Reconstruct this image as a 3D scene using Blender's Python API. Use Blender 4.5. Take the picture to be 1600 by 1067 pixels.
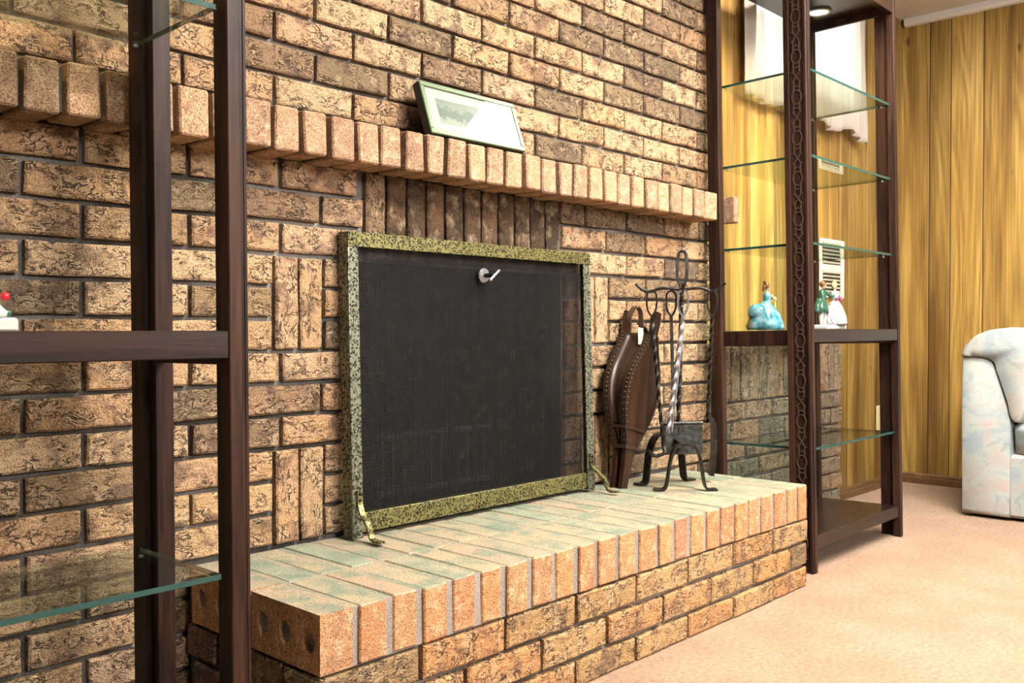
import bpy, bmesh, math, random
from mathutils import Vector, Matrix, noise
random.seed(7)
PI = math.pi
scene = bpy.context.scene
for o in list(bpy.data.objects):
    bpy.data.objects.remove(o, do_unlink=True)
COL = scene.collection

# ------------------------------------------------------------------ camera
YAW, PIT = .7529, .0146
cam_d = bpy.data.cameras.new('camera')
cam_d.sensor_fit = 'HORIZONTAL'; cam_d.sensor_width = 36.0
cam_d.lens = 36.0 * 1456.55 / 1600.0
cam_d.clip_start = .02
cam = bpy.data.objects.new('camera', cam_d); COL.objects.link(cam)
cam.location = (0, 0, .77)
cam.rotation_euler = (PI / 2 - PIT, 0, YAW - PI / 2)
scene.camera = cam

# ------------------------------------------------------------------ world, lights, exposure
world = bpy.data.worlds.new('world'); scene.world = world
world.use_nodes = True
bg = world.node_tree.nodes['Background']
bg.inputs[0].default_value = (1.0, .93, .84, 1); bg.inputs[1].default_value = .07

def area(name, loc, target, sx, sy, power, color):
    d = bpy.data.lights.new(name, 'AREA'); d.shape = 'RECTANGLE'; d.size = sx; d.size_y = sy
    d.energy = power; d.color = color
    o = bpy.data.objects.new(name, d); COL.objects.link(o); o.location = loc
    o.rotation_euler = (Vector(target) - Vector(loc)).to_track_quat('-Z', 'Y').to_euler()
    return o
area('front_fill', (.9, -2.6, 2.05), (1.4, 1.6, .6), 1.5, .5, 52, (1, .96, .92))  # added soft fill from behind the camera, not a known window
area('front_right_fill', (3.5, -2.8, 1.6), (2.6, 1.4, .7), 1.7, 1.3, 20, (1, .93, .83))  # second added fill, warm, from the front right; no known door there
TROFFER = (21.0, 34.0)
vs = scene.view_settings
vs.view_transform = 'Standard'; vs.look = 'None'; vs.gamma = 1.0; vs.use_curve_mapping = False
vs.exposure = 1.1
scene.cycles.max_bounces = 9; scene.cycles.diffuse_bounces = 1; scene.cycles.glossy_bounces = 3; scene.cycles.transmission_bounces = 9
scene.cycles.caustics_reflective = False; scene.cycles.caustics_refractive = False

# ------------------------------------------------------------------ key dimensions
W = 1.7006      # brick face of chimney wall
YH = 1.2508     # hearth front
ZT = .305       # hearth top
HX0, HX1 = .882, 2.622
MY = 1.60       # mantel front
MZ0, MZ1 = 1.1237, 1.2115
YP = 1.777      # panelled wall
XR = 4.745      # right wall
ZC = 2.30
BX1 = 2.828     # brick wall right end

# ------------------------------------------------------------------ helpers
def link(o, parent=None):
    COL.objects.link(o)
    if parent is not None: o.parent = parent
    return o
def mesh_obj(name, bm, mat, parent=None, smooth=False):
    me = bpy.data.meshes.new(name)
    bmesh.ops.recalc_face_normals(bm, faces=bm.faces[:])
    bm.to_mesh(me); bm.free()
    for m in (mat if isinstance(mat, (list, tuple)) else [mat]): me.materials.append(m)
    if smooth:
        for p in me.polygons: p.use_smooth = True
    return link(bpy.data.objects.new(name, me), parent)
def tag(o, label=None, cat=None, group=None, kind=None):
    if label: o['label'] = label
    if cat: o['category'] = cat
    if group: o['group'] = group
    if kind: o['kind'] = kind
    return o
def thing(name, label, cat, loc=(0, 0, 0), rot=(0, 0, 0), group=None):
    o = bpy.data.objects.new(name, None); o.empty_display_size = .05
    link(o); o.location = loc; o.rotation_euler = rot
    return tag(o, label, cat, group)
def NB(): return bmesh.new()
def box(bm, x0, x1, y0, y1, z0, z1, bev=0.0, mi=0):
    r = bmesh.ops.create_cube(bm, size=1.0)
    v = r['verts']
    for q in v:
        q.co = Vector((x0 + (q.co.x + .5) * (x1 - x0), y0 + (q.co.y + .5) * (y1 - y0), z0 + (q.co.z + .5) * (z1 - z0)))
    fs = {f for q in v for f in q.link_faces}
    for f in fs: f.material_index = mi
    if bev:
        es = list({e for q in v for e in q.link_edges})
        bmesh.ops.bevel(bm, geom=es, offset=bev, segments=1, affect='EDGES', clamp_overlap=True)
def sweep(bm, pts, prof, up=None, closed=False, twist=0.0, scale=None, cap=True):
    """sweep a closed 2D profile [(a,b)] along pts"""
    pts = [Vector(p) for p in pts]; n = len(pts); rings = []
    prev = None
    for i, p in enumerate(pts):
        if closed: t = pts[(i + 1) % n] - pts[i - 1]
        else: t = pts[min(i + 1, n - 1)] - pts[max(i - 1, 0)]
        t.normalize()
        if up is not None:
            a = Vector(up) - t * Vector(up).dot(t)
            if a.length < 1e-4: a = t.orthogonal()
        else:
            a = (prev - t * prev.dot(t)) if prev is not None else t.orthogonal()
        a.normalize(); prev = a; b = t.cross(a)
        ang = twist * i; c, s = math.cos(ang), math.sin(ang); k = scale[i] if scale else 1.0
        rings.append([bm.verts.new(p + a * (k * (u * c - v * s)) + b * (k * (u * s + v * c))) for u, v in prof])
    m = len(prof)
    for i in range(n if closed else n - 1):
        A, B = rings[i], rings[(i + 1) % n]
        for j in range(m):
            bm.faces.new((A[j], A[(j + 1) % m], B[(j + 1) % m], B[j]))
    if not closed and cap:
        bm.faces.new(rings[0]); bm.faces.new(rings[-1][::-1])
def circ(r, n=8): return [(r * math.cos(2 * PI * k / n), r * math.sin(2 * PI * k / n)) for k in range(n)]
def rectp(a, b): return [(-a / 2, -b / 2), (a / 2, -b / 2), (a / 2, b / 2), (-a / 2, b / 2)]
def tube(bm, pts, r, n=8, **k): sweep(bm, pts, circ(r, n), **k)
def lathe(bm, prof, c=(0, 0, 0), n=24, sx=1.0, sy=1.0, fold=None):
    rings = []
    for (r, z) in prof:
        ring = []
        for k in range(n):
            a = 2 * PI * k / n; rr = r * (fold(a, z) if fold else 1)
            ring.append(bm.verts.new((c[0] + rr * sx * math.cos(a), c[1] + rr * sy * math.sin(a), c[2] + z)))
        rings.append(ring)
    for A, B in zip(rings, rings[1:]):
        for k in range(n): bm.faces.new((A[k], A[(k + 1) % n], B[(k + 1) % n], B[k]))
    bm.faces.new(rings[0][::-1]); bm.faces.new(rings[-1])
def ball(bm, c, rx, ry, rz, u=12, v=8):
    lathe(bm, [(max(1e-4, math.sin(PI * k / v)), -math.cos(PI * k / v)) for k in range(v + 1)], n=u)
    for q in bm.verts[-u * (v + 1):]:
        q.co = Vector((c[0] + q.co.x * rx, c[1] + q.co.y * ry, c[2] + q.co.z * rz))
def ball_(bm, c, rx, ry, rz, u=12, v=8):
    bm.verts.ensure_lookup_table(); s = len(bm.verts)
    lathe(bm, [(max(1e-4, math.sin(PI * k / v)), -math.cos(PI * k / v)) for k in range(v + 1)], n=u)
    bm.verts.ensure_lookup_table()
    for i in range(s, len(bm.verts)):
        q = bm.verts[i]; q.co = Vector((c[0] + q.co.x * rx, c[1] + q.co.y * ry, c[2] + q.co.z * rz))
def puffy(bm, c, s, e=.45, u=32, v=20, wr=.012, seed=0, fr=6.0):
    """superellipsoid cushion with wrinkles"""
    bm.verts.ensure_lookup_table(); st = len(bm.verts)
    f = lambda w: math.copysign(abs(w) ** e, w)
    rings = []
    for j in range(v + 1):
        ph = -PI / 2 + PI * j / v; ring = []
        for i in range(u):
            th = 2 * PI * i / u
            p = Vector((f(math.cos(ph)) * f(math.cos(th)) * s[0] / 2 if 0 < j < v else 0, f(math.cos(ph)) * f(math.sin(th)) * s[1] / 2 if 0 < j < v else 0, f(math.sin(ph)) * s[2] / 2))
            q = p * fr + Vector((seed * 7.1, seed * 3.3, seed))
            k = 1 + (noise.noise(q) * wr + abs(noise.noise(q * 2.3)) * -wr) / max(.05, min(s)) * 2
            ring.append(bm.verts.new(Vector(c) + p * k))
        rings.append(ring)
    for A, B in zip(rings, rings[1:]):
        for i in range(u): bm.faces.new((A[i], A[(i + 1) % u], B[(i + 1) % u], B[i]))
    bmesh.ops.remove_doubles(bm, verts=bm.verts[:], dist=1e-5)
def arc(c, r, a0, a1, n, plane='xz', ry=None):
    out = []
    for k in range(n + 1):
        a = a0 + (a1 - a0) * k / n; u, v = r * math.cos(a), (ry or r) * math.sin(a)
        out.append((c[0] + u, c[1], c[2] + v) if plane == 'xz' else (c[0], c[1] + u, c[2] + v))
    return out
def smooth_path(pts, n=6):
    """Catmull-Rom"""
    P = [Vector(p) for p in pts]; P = [P[0] * 2 - P[1]] + P + [P[-1] * 2 - P[-2]]; out = []
    for i in range(1, len(P) - 2):
        for k in range(n):
            t = k / n; a, b, c, d = P[i - 1], P[i], P[i + 1], P[i + 2]
            out.append(.5 * ((2 * b) + (c - a) * t + (2 * a - 5 * b + 4 * c - d) * t * t + (3 * b - a - 3 * c + d) * t ** 3))
    out.append(P[-2]); return out

def part(name, f, mat, parent, smooth=False):
    bm = NB(); f(bm); return mesh_obj(name, bm, mat, parent, smooth)

# ------------------------------------------------------------------ materials
class Mat:
    def __init__(s, name):
        s.m = bpy.data.materials.new(name); s.m.use_nodes = True
        s.t = s.m.node_tree; s.b = s.t.nodes['Principled BSDF']
    def n(s, ty, **kw):
        q = s.t.nodes.new(ty)
        for k, v in kw.items():
            if k.startswith('i_'):
                key = k[2:]; key = int(key) if key.isdigit() else key.replace('_', ' ')
                q.inputs[key].default_value = v
            else: setattr(q, k, v)
        return q
    def l(s, a, ao, b, bi): s.t.links.new(a.outputs[ao], b.inputs[bi])
    def set(s, **kw):
        for k, v in kw.items(): s.b.inputs[k.replace('_', ' ')].default_value = v
    def ramp(s, src, so, stops, interp='LINEAR'):
        r = s.n('ShaderNodeValToRGB'); r.color_ramp.interpolation = interp
        e = r.color_ramp.elements
        while len(e) < len(stops): e.new(.5)
        for q, (p, c) in zip(e, stops):
            q.position = p; q.color = (c, c, c, 1) if isinstance(c, (int, float)) else (*c, 1)
        s.l(src, so, r, 0); return r
    def mix(s, a, ao, b, bo, f, fo=0, mode='MIX', fac=None):
        q = s.n('ShaderNodeMix', data_type='RGBA', blend_type=mode)
        if f is not None: s.l(f, fo, q, 0)
        else: q.inputs[0].default_value = fac
        for (w, wo, k) in ((a, ao, 6), (b, bo, 7)):
            if isinstance(w, tuple): q.inputs[k].default_value = (*w, 1)
            else: s.l(w, wo, q, k)
        return q
    def math(s, op, a, ao=0, b=None, bo=0):
        q = s.n('ShaderNodeMath', operation=op)
        if isinstance(a, (int, float)): q.inputs[0].default_value = a
        else: s.l(a, ao, q, 0)
        if b is not None:
            if isinstance(b, (int, float)): q.inputs[1].default_value = b
            else: s.l(b, bo, q, 1)
        return q
    def coords(s, scale=(1, 1, 1), rnd=True, kind='Object'):
        tc = s.n('ShaderNodeTexCoord'); mp = s.n('ShaderNodeMapping'); mp.inputs['Scale'].default_value = scale
        if rnd:
            oi = s.n('ShaderNodeObjectInfo'); ad = s.n('ShaderNodeVectorMath', operation='ADD')
            mu = s.n('ShaderNodeVectorMath', operation='SCALE'); mu.inputs[0].default_value = (37.7, 91.3, 53.1)
            s.l(oi, 'Random', mu, 'Scale'); s.l(tc, kind, ad, 0); s.l(mu, 0, ad, 1); s.l(ad, 0, mp, 0); s.oi = oi
        else: s.l(tc, kind, mp, 0)
        return mp
    def bump(s, h, ho, strength, dist):
        q = s.n('ShaderNodeBump'); q.inputs['Strength'].default_value = strength; q.inputs['Distance'].default_value = dist
        s.l(h, ho, q, 'Height'); s.l(q, 0, s.b, 'Normal'); return q

def plain(name, col, rough=.5, metal=0.0, **kw):
    m = Mat(name); m.set(Base_Color=(*col, 1), Roughness=rough, Metallic=metal); m.set(**kw); return m.m

def brick_mat(name, stops, blotch=(.13, .08, .065), blo=(.52, .64), crack=1.0, bumpd=.010, grain=.35, crackshade=(.07, .045, .03), sc=1.0):
    m = Mat(name); mp = m.coords()
    base = m.ramp(m.oi, 'Random', stops, 'LINEAR')
    n1 = m.n('ShaderNodeTexNoise', i_Scale=17 * sc, i_Detail=3.0, i_Distortion=.6); m.l(mp, 0, n1, 0)
    bl = m.ramp(n1, 0, [(blo[0], 0.0), (blo[1], 1.0)])
    blm = m.math('MULTIPLY', bl, 0, .62)
    c1 = m.mix(base, 0, blotch, 0, blm, 0)
    n5 = m.n('ShaderNodeTexNoise', i_Scale=30 * sc, i_Detail=2.0); m.l(mp, 0, n5, 0)
    li = m.ramp(n5, 0, [(.5, 0.0), (.75, .5)])
    c1 = m.mix(c1, 2, (.72, .52, .34), 0, li, 0)
    n2 = m.n('ShaderNodeTexNoise', i_Scale=330.0, i_Detail=3.0, i_Roughness=.7); m.l(mp, 0, n2, 0)
    gr = m.ramp(n2, 0, [(.33, 1 - grain * 1.5), (.6, 1 + grain * .55)])
    c2 = m.mix(c1, 2, gr, 0, None, mode='MULTIPLY', fac=1.0)
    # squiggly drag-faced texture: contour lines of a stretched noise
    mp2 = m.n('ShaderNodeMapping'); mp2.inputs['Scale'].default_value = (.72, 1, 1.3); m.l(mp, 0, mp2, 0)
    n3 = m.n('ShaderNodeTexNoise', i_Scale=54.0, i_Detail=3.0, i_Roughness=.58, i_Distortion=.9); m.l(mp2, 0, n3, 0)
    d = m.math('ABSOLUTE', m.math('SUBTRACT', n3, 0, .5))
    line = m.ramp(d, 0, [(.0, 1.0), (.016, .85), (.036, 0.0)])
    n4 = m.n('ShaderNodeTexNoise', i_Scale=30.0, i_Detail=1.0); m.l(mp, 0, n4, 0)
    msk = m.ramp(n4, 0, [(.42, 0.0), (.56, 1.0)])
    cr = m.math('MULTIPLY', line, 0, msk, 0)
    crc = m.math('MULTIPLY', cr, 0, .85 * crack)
    c3 = m.mix(c2, 2, crackshade, 0, crc, 0)  # crevice shade put into the base colour along the squiggles
    m.l(c3, 2, m.b, 'Base Color'); m.set(Roughness=.93); m.b.inputs['Specular IOR Level'].default_value = .2
    h1 = m.math('MULTIPLY', cr, 0, -1.0 * crack)
    h2 = m.math('MULTIPLY', n3, 0, .9); h3 = m.math('MULTIPLY', n2, 0, .45)
    h = m.math('ADD', m.math('ADD', h1, 0, h2, 0), 0, h3, 0)
    m.bump(h, 0, 1.0, bumpd * 1.2)
    return m.m
TAN = [(0, (.60, .37, .19)), (.25, (.64, .44, .26)), (.45, (.58, .34, .18)), (.62, (.62, .41, .26)), (.8, (.50, .31, .16)), (.93, (.30, .21, .12)), (1, (.23, .16, .10))]
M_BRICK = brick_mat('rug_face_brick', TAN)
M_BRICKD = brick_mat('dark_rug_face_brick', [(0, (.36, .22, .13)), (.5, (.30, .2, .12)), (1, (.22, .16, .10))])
M_SOOT = brick_mat('sooty_brick', [(0, (.16, .09, .05)), (.5, (.11, .07, .04)), (1, (.075, .05, .035))], blotch=(.03, .022, .018), crack=.5)
M_MANT = brick_mat('mantel_header_brick', [(0, (.50, .31, .17)), (.3, (.46, .27, .16)), (.6, (.40, .24, .15)), (1, (.32, .20, .12))], blotch=(.20, .11, .08), blo=(.52, .75), crack=.12, bumpd=.003, grain=.5, sc=1.6)
M_HFRONT = brick_mat('hearth_edge_brick', [(0, (.54, .27, .11)), (.35, (.50, .23, .11)), (.7, (.52, .29, .13)), (1, (.44, .21, .12))], blotch=(.27, .13, .08), blo=(.5, .75), crack=.15, bumpd=.003, grain=.5, sc=1.6)
M_HFACE = brick_mat('hearth_face_brick', [(0, (.62, .32, .13)), (.3, (.60, .30, .13)), (.6, (.60, .36, .17)), (.85, (.48, .29, .13)), (1, (.30, .20, .11))])
M_LOW = brick_mat('wainscot_brick', [(0, (.36, .27, .17)), (.25, (.42, .26, .16)), (.5, (.28, .24, .17)), (.75, (.40, .27, .18)), (1, (.20, .19, .15))], blotch=(.13, .12, .10))
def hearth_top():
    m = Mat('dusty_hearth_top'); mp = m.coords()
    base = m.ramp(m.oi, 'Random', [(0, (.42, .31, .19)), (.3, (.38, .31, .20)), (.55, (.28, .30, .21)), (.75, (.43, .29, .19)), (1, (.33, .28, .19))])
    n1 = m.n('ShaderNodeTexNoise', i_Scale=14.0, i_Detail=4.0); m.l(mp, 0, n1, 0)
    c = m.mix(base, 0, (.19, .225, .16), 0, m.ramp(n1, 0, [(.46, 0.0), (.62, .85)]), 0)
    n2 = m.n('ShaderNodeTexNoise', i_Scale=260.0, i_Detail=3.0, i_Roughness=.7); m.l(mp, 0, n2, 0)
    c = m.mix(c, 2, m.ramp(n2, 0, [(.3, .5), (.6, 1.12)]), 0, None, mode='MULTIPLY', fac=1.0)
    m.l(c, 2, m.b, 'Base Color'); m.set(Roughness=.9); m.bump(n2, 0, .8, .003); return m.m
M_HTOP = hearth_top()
def mortar(name, a, b):
    m = Mat(name); mp = m.coords(rnd=False)
    n1 = m.n('ShaderNodeTexNoise', i_Scale=3.0, i_Detail=4.0); m.l(mp, 0, n1, 0)
    n2 = m.n('ShaderNodeTexNoise', i_Scale=300.0, i_Detail=3.0); m.l(mp, 0, n2, 0)
    c = m.ramp(n1, 0, [(.35, a), (.65, b)])
    c = m.mix(c, 0, m.ramp(n2, 0, [(.3, .65), (.65, 1.1)]), 0, None, mode='MULTIPLY', fac=1.0)
    m.l(c, 2, m.b, 'Base Color'); m.set(Roughness=.95); m.bump(n2, 0, .6, .003); return m.m
M_MORT = mortar('grey_mortar', (.06, .05, .042), (.30, .275, .25))
M_MORTH = mortar('hearth_mortar', (.24, .20, .17), (.36, .31, .27))

def panel_wood():
    m = Mat('honey_panelling'); mp = m.coords()
    lo = m.n('ShaderNodeMapping'); lo.inputs['Scale'].default_value = (1, 1, .10); m.l(mp, 0, lo, 0)
    n1 = m.n('ShaderNodeTexNoise', i_Scale=7.0, i_Detail=1.5, i_Roughness=.4, i_Distortion=.5); m.l(lo, 0, n1, 0)
    si = m.math('SINE', m.math('MULTIPLY', n1, 0, 60.0)); k = m.math('MULTIPLY_ADD', si, 0, .5); k.inputs[2].default_value = .5
    st = m.n('ShaderNodeMapping'); st.inputs['Scale'].default_value = (1, 1, .018); m.l(mp, 0, st, 0)
    n2 = m.n('ShaderNodeTexNoise', i_Scale=160.0, i_Detail=3.0); m.l(st, 0, n2, 0)
    n3 = m.n('ShaderNodeTexNoise', i_Scale=9.0, i_Detail=2.0, i_Distortion=.4); m.l(lo, 0, n3, 0)
    base = m.ramp(n3, 0, [(.32, (.20, .105, .028)), (.44, (.40, .235, .06)), (.55, (.54, .335, .085)), (.68, (.66, .44, .14))])
    c = m.mix(base, 0, (.26, .14, .04), 0, m.math('MULTIPLY', k, 0, .5), 0)
    c = m.mix(c, 2, m.ramp(n2, 0, [(.3, .62), (.65, 1.1)]), 0, None, mode='MULTIPLY', fac=1.0)
    vo = m.n('ShaderNodeTexVoronoi', i_Scale=1.0); vm = m.n('ShaderNodeMapping'); vm.inputs['Scale'].default_value = (8, 8, 3.2); m.l(mp, 0, vm, 0); m.l(vm, 0, vo, 0)
    c = m.mix(c, 2, (.12, .055, .015), 0, m.ramp(vo, 0, [(.04, .9), (.10, 0.0)]), 0)
    v = m.math('MULTIPLY_ADD', m.oi, 'Random', .62); v.inputs[2].default_value = .66
    hs = m.n('ShaderNodeHueSaturation'); m.l(v, 0, hs, 'Value'); m.l(c, 2, hs, 'Color')
    m.l(hs, 0, m.b, 'Base Color'); m.set(Roughness=.34); m.b.inputs['Specular IOR Level'].default_value = .35
    m.bump(n2, 0, .1, .001); return m.m
def wood(name, dark, mid, light, scale=1.0, axis='z', rough=.35, rnd_amt=.3, spec=.5, knots=False):
    m = Mat(name)
    sc = {'z': (1, 1, .07), 'x': (.07, 1, 1), 'y': (1, .07, 1)}[axis]
    mp = m.coords(scale=tuple(q * scale for q in sc))
    n1 = m.n('ShaderNodeTexNoise', i_Scale=9.0, i_Detail=4.0, i_Roughness=.55, i_Distortion=1.1); m.l(mp, 0, n1, 0)
    n2 = m.n('ShaderNodeTexNoise', i_Scale=120.0, i_Detail=3.0); m.l(mp, 0, n2, 0)
    # figure rings
    mu = m.math('MULTIPLY', n1, 0, 11.0); si = m.math('SINE', mu)
    k = m.math('MULTIPLY_ADD', si, 0, .28); k.inputs[2].default_value = .5
    k2 = m.math('ADD', k, 0, m.math('MULTIPLY', m.math('SUBTRACT', n2, 0, .5), 0, .9), 0)
    c = m.ramp(k2, 0, [(.12, dark), (.5, mid), (.85, light)])
    v = m.math('MULTIPLY_ADD', m.oi, 'Random', rnd_amt * 2); v.inputs[2].default_value = 1 - rnd_amt
    hs = m.n('ShaderNodeHueSaturation'); m.l(v, 0, hs, 'Value'); m.l(c, 0, hs, 'Color'); last, lo = hs, 0
    m.l(last, lo, m.b, 'Base Color'); m.set(Roughness=rough); m.b.inputs['Specular IOR Level'].default_value = spec
    m.bump(n2, 0, .12, .001); return m.m
M_DARK = wood('dark_stained_wood', (.012, .0055, .004), (.036, .016, .010), (.058, .026, .016), 1.4, 'z', .45, .08, .18)
M_DARKX = wood('dark_stained_rail_wood', (.010, .005, .004), (.024, .012, .008), (.038, .019, .013), 1.4, 'x', .28, .08, .35)
M_FRET = plain('fretwork_dark_wood', (.065, .042, .03), .35)
M_PANEL = panel_wood()
M_PANELDK = plain('panel_groove', (.05, .025, .01), .7)
M_BASEB = wood('baseboard_wood', (.10, .05, .02), (.18, .095, .04), (.25, .14, .06), 1.0, 'x', .4, .1)
M_BELL = wood('bellows_wood', (.022, .009, .005), (.038, .016, .008), (.055, .024, .012), 1.6, 'z', .32, .05, .3)
M_LEATH = plain('worn_brown_leather', (.03, .014, .008), .38)
M_STUD = plain('tarnished_brass_stud', (.045, .032, .02), .3, .7)
M_STRAP = plain('tan_strap_leather', (.12, .075, .05), .5)
M_TAGW = plain('cream_paper_tag', (.75, .68, .48), .8)
M_IRON = Mat('black_wrought_iron')
mp = M_IRON.coords(); nn = M_IRON.n('ShaderNodeTexNoise', i_Scale=70.0, i_Detail=4.0); M_IRON.l(mp, 0, nn, 0)
M_IRON.l(M_IRON.ramp(nn, 0, [(.4, (.008, .0075, .007)), (.72, (.045, .042, .03))]), 0, M_IRON.b, 'Base Color')
M_IRON.set(Metallic=.55, Roughness=.42); M_IRON.bump(nn, 0, .5, .002); M_IRON = M_IRON.m
M_STEEL = plain('worn_steel', (.42, .42, .46), .3, .9)
M_ASHIRON = plain('ash_dusted_iron', (.10, .095, .085), .7, .2)
M_WIRE = plain('black_screen_wire', (.005, .0048, .0045), .65, .1)
M_CURT_W = plain('dark_chain_mesh', (.006, .0055, .005), .6, .1)
def brass(name, hi, lo, scale):
    m = Mat(name); mp = m.coords()
    v = m.n('ShaderNodeTexVoronoi', i_Scale=scale, feature='F1'); m.l(mp, 0, v, 0)
    nz = m.n('ShaderNodeTexNoise', i_Scale=scale * .9, i_Detail=2.0, i_Distortion=1.5); m.l(mp, 0, nz, 0)
    s1 = m.ramp(v, 0, [(.34, 1.0), (.42, 0.0)]); s2 = m.ramp(nz, 0, [(.53, 0.0), (.58, 1.0)])
    f = m.math('MAXIMUM', s1, 0, m.math('MULTIPLY', s2, 0, .8), 0)
    c = m.mix(hi, 0, lo, 0, f, 0); m.l(c, 2, m.b, 'Base Color')
    m.set(Metallic=.55, Roughness=.38); m.bump(f, 0, -.35, .002); return m.m
M_BRASS = brass('antique_hammered_brass', (.225, .205, .075), (.012, .012, .008), 150.0)
M_BRASSP = brass('pale_hammered_brass', (.23, .24, .17), (.014, .016, .012), 135.0)
def thin_glass(name, tint, ior):
    m = Mat(name); tr = m.n('ShaderNodeBsdfTransparent'); tr.inputs[0].default_value = (*tint, 1)
    gl = m.n('ShaderNodeBsdfGlossy'); gl.inputs['Roughness'].default_value = .01
    fr = m.n('ShaderNodeFresnel'); ge = m.n('ShaderNodeNewGeometry')   # both faces of the pane reflect like air to glass
    ex = m.math('MULTIPLY_ADD', ge, 'Backfacing', -2.0); ex.inputs[2].default_value = 1.0
    m.l(m.math('POWER', ior, 0, ex, 0), 0, fr, 0)
    mx = m.n('ShaderNodeMixShader'); m.l(fr, 0, mx, 0); m.l(tr, 0, mx, 1); m.l(gl, 0, mx, 2)
    m.l(mx, 0, m.t.nodes['Material Output'], 0); return m.m
M_GLASS = thin_glass('clear_shelf_glass', (.90, .97, .94), 1.45)
M_GEDGE = Mat('green_glass_edge'); M_GEDGE.set(Base_Color=(.015, .085, .078, 1), Roughness=.15)
M_GEDGE.b.inputs['Transmission Weight'].default_value = .35; M_GEDGE = M_GEDGE.m
M_CLIP = plain('clear_plastic_pin', (.16, .17, .16), .3)
M_PFRAME = Mat('pale_green_frame'); M_PFRAME.set(Base_Color=(.10, .15, .07, 1), Roughness=.4); M_PFRAME = M_PFRAME.m
M_PSIDE = plain('frame_black_side', (.012, .012, .012), .5)
M_MATB = plain('white_mat_board', (.30, .315, .29), .6)
M_MLINE = plain('mat_ruled_line', (.55, .52, .58), .6)
M_PRINT = Mat('landscape_print'); mp = M_PRINT.coords(rnd=False)
g = M_PRINT.n('ShaderNodeSeparateXYZ'); M_PRINT.l(mp, 0, g, 0)
nz = M_PRINT.n('ShaderNodeTexNoise', i_Scale=55.0, i_Detail=5.0, i_Roughness=.65); M_PRINT.l(mp, 0, nz, 0)
hz = M_PRINT.math('MULTIPLY_ADD', g, 2, 15.0); hz.inputs[2].default_value = .48
ss = M_PRINT.math('ADD', hz, 0, M_PRINT.math('MULTIPLY', M_PRINT.math('SUBTRACT', nz, 0, .5), 0, 1.1), 0)
M_PRINT.l(M_PRINT.ramp(ss, 0, [(.12, (.15, .19, .14)), (.25, (.014, .045, .024)), (.55, (.022, .065, .04)), (.66, (.12, .145, .115)), (1, (.09, .105, .09))]), 0, M_PRINT.b, 'Base Color')
M_PRINT.set(Roughness=.4); M_PRINT = M_PRINT.m
M_PGLASS = thin_glass('picture_glass', (.98, .99, .98), 1.45)
M_CARPET = Mat('peach_cut_pile_carpet'); mp = M_CARPET.coords(rnd=False)
a1 = M_CARPET.n('ShaderNodeTexNoise', i_Scale=5.0, i_Detail=4.0); M_CARPET.l(mp, 0, a1, 0)
a2 = M_CARPET.n('ShaderNodeTexNoise', i_Scale=85.0, i_Detail=6.0, i_Roughness=.85); M_CARPET.l(mp, 0, a2, 0)
cc = M_CARPET.ramp(a1, 0, [(.35, (.41, .205, .090)), (.65, (.47, .265, .135))])
cc = M_CARPET.mix(cc, 0, M_CARPET.ramp(a2, 0, [(.38, .5), (.56, 1.15)]), 0, None, mode='MULTIPLY', fac=1.0)
M_CARPET.l(cc, 2, M_CARPET.b, 'Base Color'); M_CARPET.set(Roughness=1.0); M_CARPET.b.inputs['Sheen Weight'].default_value = .3
M_CARPET.bump(a2, 0, 1.0, .008); M_CARPET = M_CARPET.m
M_CEIL = plain('white_ceiling_tile', (.80, .76, .70), .9)
M_WHITE = plain('white_enamel', (.80, .78, .62), .45)
M_SLOT = plain('dark_slot', (.02, .02, .015), .7)
M_IVORY = plain('ivory_plastic', (.76, .68, .36), .4)
M_SOFA = Mat('pastel_floral_upholstery'); mp = M_SOFA.coords()
s1 = M_SOFA.n('ShaderNodeTexNoise', i_Scale=7.0, i_Detail=4.0, i_Distortion=1.2); M_SOFA.l(mp, 0, s1, 0)
s2 = M_SOFA.n('ShaderNodeTexNoise', i_Scale=12.0, i_Detail=3.0, i_Distortion=2.0); M_SOFA.l(mp, 0, s2, 0)
s3 = M_SOFA.n('ShaderNodeTexNoise', i_Scale=260.0, i_Detail=2.0); M_SOFA.l(mp, 0, s3, 0)
c = M_SOFA.ramp(s1, 0, [(.36, (.29, .345, .37)), (.48, (.38, .41, .39)), (.62, (.38, .355, .33))])
c = M_SOFA.mix(c, 0, (.20, .26, .26), 0, M_SOFA.ramp(s2, 0, [(.56, 0.0), (.68, .45)]), 0)
c = M_SOFA.mix(c, 2, (.44, .29, .25), 0, M_SOFA.ramp(s2, 0, [(.32, .45), (.42, 0.0)]), 0)
M_SOFA.l(c, 2, M_SOFA.b, 'Base Color'); M_SOFA.set(Roughness=.9); M_SOFA.bump(s3, 0, .5, .003); M_SOFA = M_SOFA.m
M_CUR = Mat('white_sheer_curtain'); M_CUR.set(Base_Color=(.72, .66, .60, 1), Roughness=.9)
tr = M_CUR.n('ShaderNodeBsdfTranslucent'); tr.inputs[0].default_value = (.9, .86, .78, 1)
mx = M_CUR.n('ShaderNodeMixShader'); mx.inputs[0].default_value = .55
M_CUR.l(M_CUR.b, 0, mx, 1); M_CUR.l(tr, 0, mx, 2); M_CUR.l(mx, 0, M_CUR.t.nodes['Material Output'], 0); M_CUR = M_CUR.m
def emit(name, col, st):
    m = Mat(name); e = m.n('ShaderNodeEmission'); e.inputs[0].default_value = (*col, 1); e.inputs[1].default_value = st
    m.l(e, 0, m.t.nodes['Material Output'], 0); return m.m
M_DAY = emit('daylit_window_pane', (.93, .97, 1.0), 2.6)
M_TROF = [emit('lit_diffuser', (1.0, .95, .86), q) for q in TROFFER]
M_BULB = emit('halogen_lens', (1.0, .86, .6), 1.2)

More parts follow.
